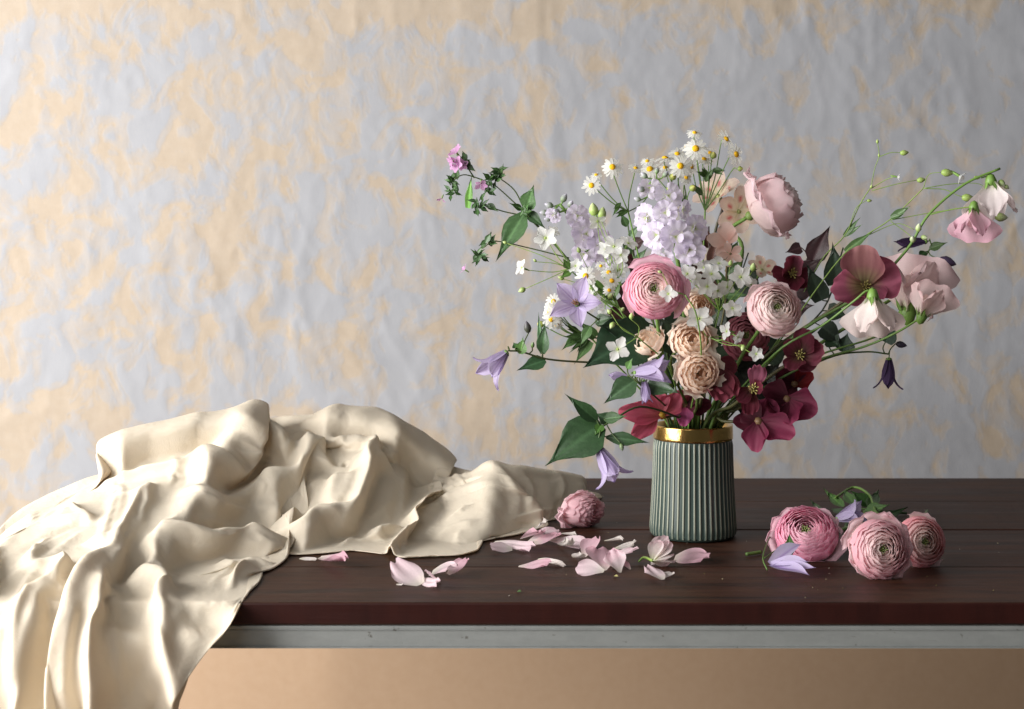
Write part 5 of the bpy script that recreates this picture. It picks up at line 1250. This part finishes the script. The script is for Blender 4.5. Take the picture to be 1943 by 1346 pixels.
leaf(t, PT(1466, 1066, .006), PT(1484, 1062, .010), mm(14, 1.70), (.07, .15, .04), 'ovate', nrm=(0, -.5, 1))
t = loose('cut_clematis', 'lilac clematis lying on a heap of green leaves and stems behind the pink blooms', 'clematis', PT(1620, 965), 'clematis lying on the table')
RNG.seed(211)
tube(t, 'stem', [PT(1700, 990, .003), PT(1665, 975, .012), PT(1650, 940, .022), PT(1620, 925, .022), PT(1585, 945, .016)], .0024, .0016, GREEN, GREEN2, 7)
tube(t, 'stem', [PT(1720, 974, .003), PT(1670, 970, .008), PT(1610, 962, .010)], .0018, .0014, (.05, .10, .03), GREEN, 7)
clematis(t, PT(1588, 985, .022), (.75, -.4, .35), mm(60, 1.95), 4, .45, roll=.6, curl=.8, width=.5)
for (a, b, w) in (((1600, 962, .008), (1566, 938, .014), 22), ((1620, 958, .010), (1600, 925, .026), 28), ((1650, 960, .008), (1615, 930, .030), 30), ((1640, 975, .006), (1690, 960, .022), 34), ((1630, 985, .004), (1600, 1010, .006), 30), ((1650, 965, .010), (1668, 928, .026), 26), ((1670, 985, .004), (1720, 968, .010), 22), ((1610, 1000, .003), (1628, 1018, .006), 22), ((1600, 975, .006), (1575, 960, .010), 20), ((1560, 975, .003), (1538, 952, .006), 14)):
    leaf(t, PT(*a), PT(*b), mm(w, 2.0), RNG.choice(((.05, .12, .03), (.035, .085, .025), (.07, .16, .035))), 'ovate', nrm=(-.2, -.7, .8))
t = loose('stem_offcut', 'short cut green stem piece lying near the vase foot', 'stem', PT(1425, 1050))
tube(t, 'stem', [PT(1416, 1052, .0026), PT(1430, 1050, .0028), PT(1444, 1048, .0026)], .0022, .0022, GREEN, GREEN2, 8)
t = loose('rose_bud', 'white and pink flower bud with a curled green stalk before the vase', 'bud', PT(1255, 1068))
RNG.seed(212); bc = PT(1238, 1064, .010)
tube(t, 'stem', [PT(1212, 1066, .0015), PT(1222, 1058, .008), bc], .0012, .0018, GREEN2, LIME, 7)
for k, (tx, ty, lf, w) in enumerate(((1262, 1018, .030, 34), (1272, 1030, .026, 32), (1250, 1026, .028, 30), (1276, 1052, .014, 34), (1282, 1064, .006, 30), (1258, 1066, .004, 30))):
    between(t, bc, PT(tx, ty, lf), mm(w, 1.75), 'round', lambda u, v: mixt((.80, .80, .62), mixt((.86, .78, .76), (.80, .48, .56), max(0, v - .6) * 1.6), v * 3), nrm=(-.3, -.9, .5) if k < 3 else (-.2, -.6, -.8), cup=.45, ruf=.03, nu=8, nv=7)

# fallen petals, each lying singly: base pixel, tip pixel, width, lift of the tip, look, label
PA = lambda u, v: mixt((.86, .80, .70), mixt((.88, .76, .77), (.84, .62, .68), v * .9), v * 3)
PB = lambda u, v: mixt((.86, .76, .68), mixt((.86, .62, .68), (.82, .46, .56), v * .7), v * 3)
PC = lambda u, v: mixt((.80, .76, .60), (.85, .78, .74), v * 3)
fallen = [
 ((798, 1110), (752, 1082), 44, .010, PA, 'largest pale petal of the small heap on the front plank, broad and cupped'),
 ((836, 1104), (806, 1092), 30, .012, PA, 'pale pink petal wedged in the middle of the small heap on the front plank'),
 ((818, 1090), (862, 1080), 36, .014, PA, 'arched lilac-pink petal in the small heap on the front plank'),
 ((850, 1090), (884, 1064), 26, .014, PB, 'pointed pink petal sticking up at the end of the small heap'),
 ((790, 1102), (832, 1113), 20, .003, PA, 'narrow pale petal lying flat before the small heap on the front plank'),
 ((752, 1108), (763, 1110), 7, .002, PC, 'tiny white petal scrap beside the small heap on the front plank'),
 ((568, 1061), (598, 1062), 9, .002, PC, 'thin white petal sliver close along the hem of the cloth'),
 ((606, 1058), (657, 1070), 22, .008, PB, 'single curled pink petal next to the thin white sliver by the cloth hem'),
 ((972, 1044), (934, 1038), 30, .006, PA, 'rounded pale petal at the cloth end of the scattered row'),
 ((938, 1032), (1004, 1036), 22, .008, PA, 'long blush petal overlapping the rounded pale one near the cloth'),
 ((992, 1022), (1028, 1012), 30, .016, PB, 'folded pink petal under the cloth corner'),
 ((1000, 1030), (1052, 1004), 24, .018, PA, 'slim blush petal standing up beside the folded one at the cloth corner'),
 ((1014, 1032), (1060, 1016), 22, .012, PB, 'rolled pink petal leaning before the tipped ranunculus'),
 ((1008, 1006), (1036, 996), 20, .016, PC, 'cream petal curled against the tail of the cloth'),
 ((1042, 1028), (1112, 1034), 24, .006, PA, 'long flat blush petal pointing from the tipped ranunculus to the pink cup'),
 ((1060, 1012), (1090, 1014), 14, .008, PC, 'pale petal sliver right under the tipped ranunculus'),
 ((1060, 1032), (1086, 1044), 20, .005, PC, 'small white oval petal beside the long flat blush one'),
 ((984, 1075), (1040, 1070), 24, .008, PB, 'blush petal with a pink edge lying alone across the plank joint'),
 ((1020, 1064), (1064, 1066), 13, .007, PC, 'narrow cream petal touching the one across the plank joint'),
 ((1108, 1056), (1132, 1020), 38, .022, PB, 'upright folded pink petal of the cup in the middle of the scatter'),
 ((1146, 1082), (1146, 1038), 60, .020, PB, 'big cupped pink petal in the middle of the scatter'),
 ((1176, 1086), (1162, 1050), 36, .016, PA, 'pale pink petal leaning on the big cupped one'),
 ((1152, 1056), (1208, 1048), 13, .010, PA, 'narrow rolled petal pointing from the big cupped one to the white bud'),
 ((1146, 1026), (1180, 1026), 12, .008, PC, 'thin cream petal behind the big cupped pink one'),
 ((1164, 1042), (1208, 1034), 13, .010, PC, 'long cream petal strip behind the narrow rolled one'),
 ((1090, 1058), (1106, 1058), 20, .008, PC, 'little white curled petal before the upright folded pink one'),
 ((1146, 1092), (1098, 1082), 30, .005, PA, 'pale oval petal lying before the big cupped pink one'),
 ((1196, 1080), (1178, 1064), 16, .006, PB, 'small rose scrap at the foot of the big cupped petal'),
 ((1256, 1104), (1230, 1080), 26, .004, PA, 'petal with a pink border and pointed tip lying before the white bud'),
 ((1252, 1098), (1276, 1086), 18, .006, PC, 'white pointed petal half beside the pink-bordered one'),
 ((1280, 1062), (1338, 1052), 42, .012, PB, 'wide curled blush petal beside the white bud, in front of the vase'),
]
for k, (a, b, w, lf, cf, lab) in enumerate(fallen):
    RNG.seed(300 + k)
    A = PT(a[0], a[1], .0012); B = PT(b[0], b[1], lf)
    me = petal_mesh((B - A).length * 1.14, mm(w, A.y) * (1.25 if w > 16 else 1.0), RNG.choice(('round', 'obov', 'strap')) if w > 15 else 'strap', cf, M_PETAL, 'fallen_petal', cup=RNG.uniform(.0, .45), bend=RNG.uniform(-.3, .5), curl=RNG.uniform(-.6, .6), notch=RNG.choice((0, .06, .12)), ruf=.08, nf=2.2, nu=9, nv=9, rnd=.22, twist=RNG.uniform(-.5, .5))
    M = frame_yz(A, B - A, V3(RNG.uniform(-.25, .25), -.55, 1))
    lo = min((M @ v.co).z for v in me.vertices)
    M = Matrix.Translation((0, 0, T + .0006 - lo)) @ M
    o = link('fallen_petal', me, None, M, label=lab, category='petal', group='petals scattered on the table')
for (px, py, s, c, lab) in ((986, 1123, 10, (.04, .10, .02), 'bright green leaf crumb lying alone on the front plank'), (1172, 1078, 20, (.02, .06, .015), 'dark green leaf scrap tucked beside the big cupped pink petal'), (1170, 1094, 10, (.4, .36, .14), 'yellowish bract scrap before the big cupped pink petal')):
    RNG.seed(px); A = PT(px - s / 2, py, .001); B = PT(px + s / 2, py - 1, .003)
    me = petal_mesh((B - A).length, mm(s * .8, A.y), 'ovate', leafcol(c), M_LEAF, 'leaf_scrap', cup=.3, fold=.3, nu=6, nv=6)
    M = frame_yz(A, B - A, V3(0, -.4, 1)); lo = min((M @ v.co).z for v in me.vertices)
    link('leaf_scrap', me, None, Matrix.Translation((0, 0, T + .0005 - lo)) @ M, label=lab, category='leaf scrap', group='plant crumbs on the table')
# pollen dust and crumbs, too small and many to count
mb = MB(); RNG.seed(400)
for k in range(70):
    p = PT(RNG.uniform(560, 1900), RNG.uniform(960, 1138)); s = RNG.uniform(.0003, .0009); p.z = T + s * .5
    if p.x > TX1: continue
    o = len(mb.v); c = RNG.choice(((.5, .42, .25), (.6, .55, .45), (.3, .25, .1)))
    for q in range(6):
        dv = ((1, 0, 0), (-1, 0, 0), (0, 1, 0), (0, -1, 0), (0, 0, .7), (0, 0, -.5))[q]
        mb.v.append(p + Vector(dv) * s * RNG.uniform(.7, 1.3)); mb.c.append(c)
    for f in ((0, 2, 4), (2, 1, 4), (1, 3, 4), (3, 0, 4), (2, 0, 5), (1, 2, 5), (3, 1, 5), (0, 3, 5)): mb.f.append(tuple(o + i for i in f))
mb.build('pollen_crumbs', M_FUZZ, label='fine pale pollen crumbs dusted over the planks', category='crumbs', kind='stuff')
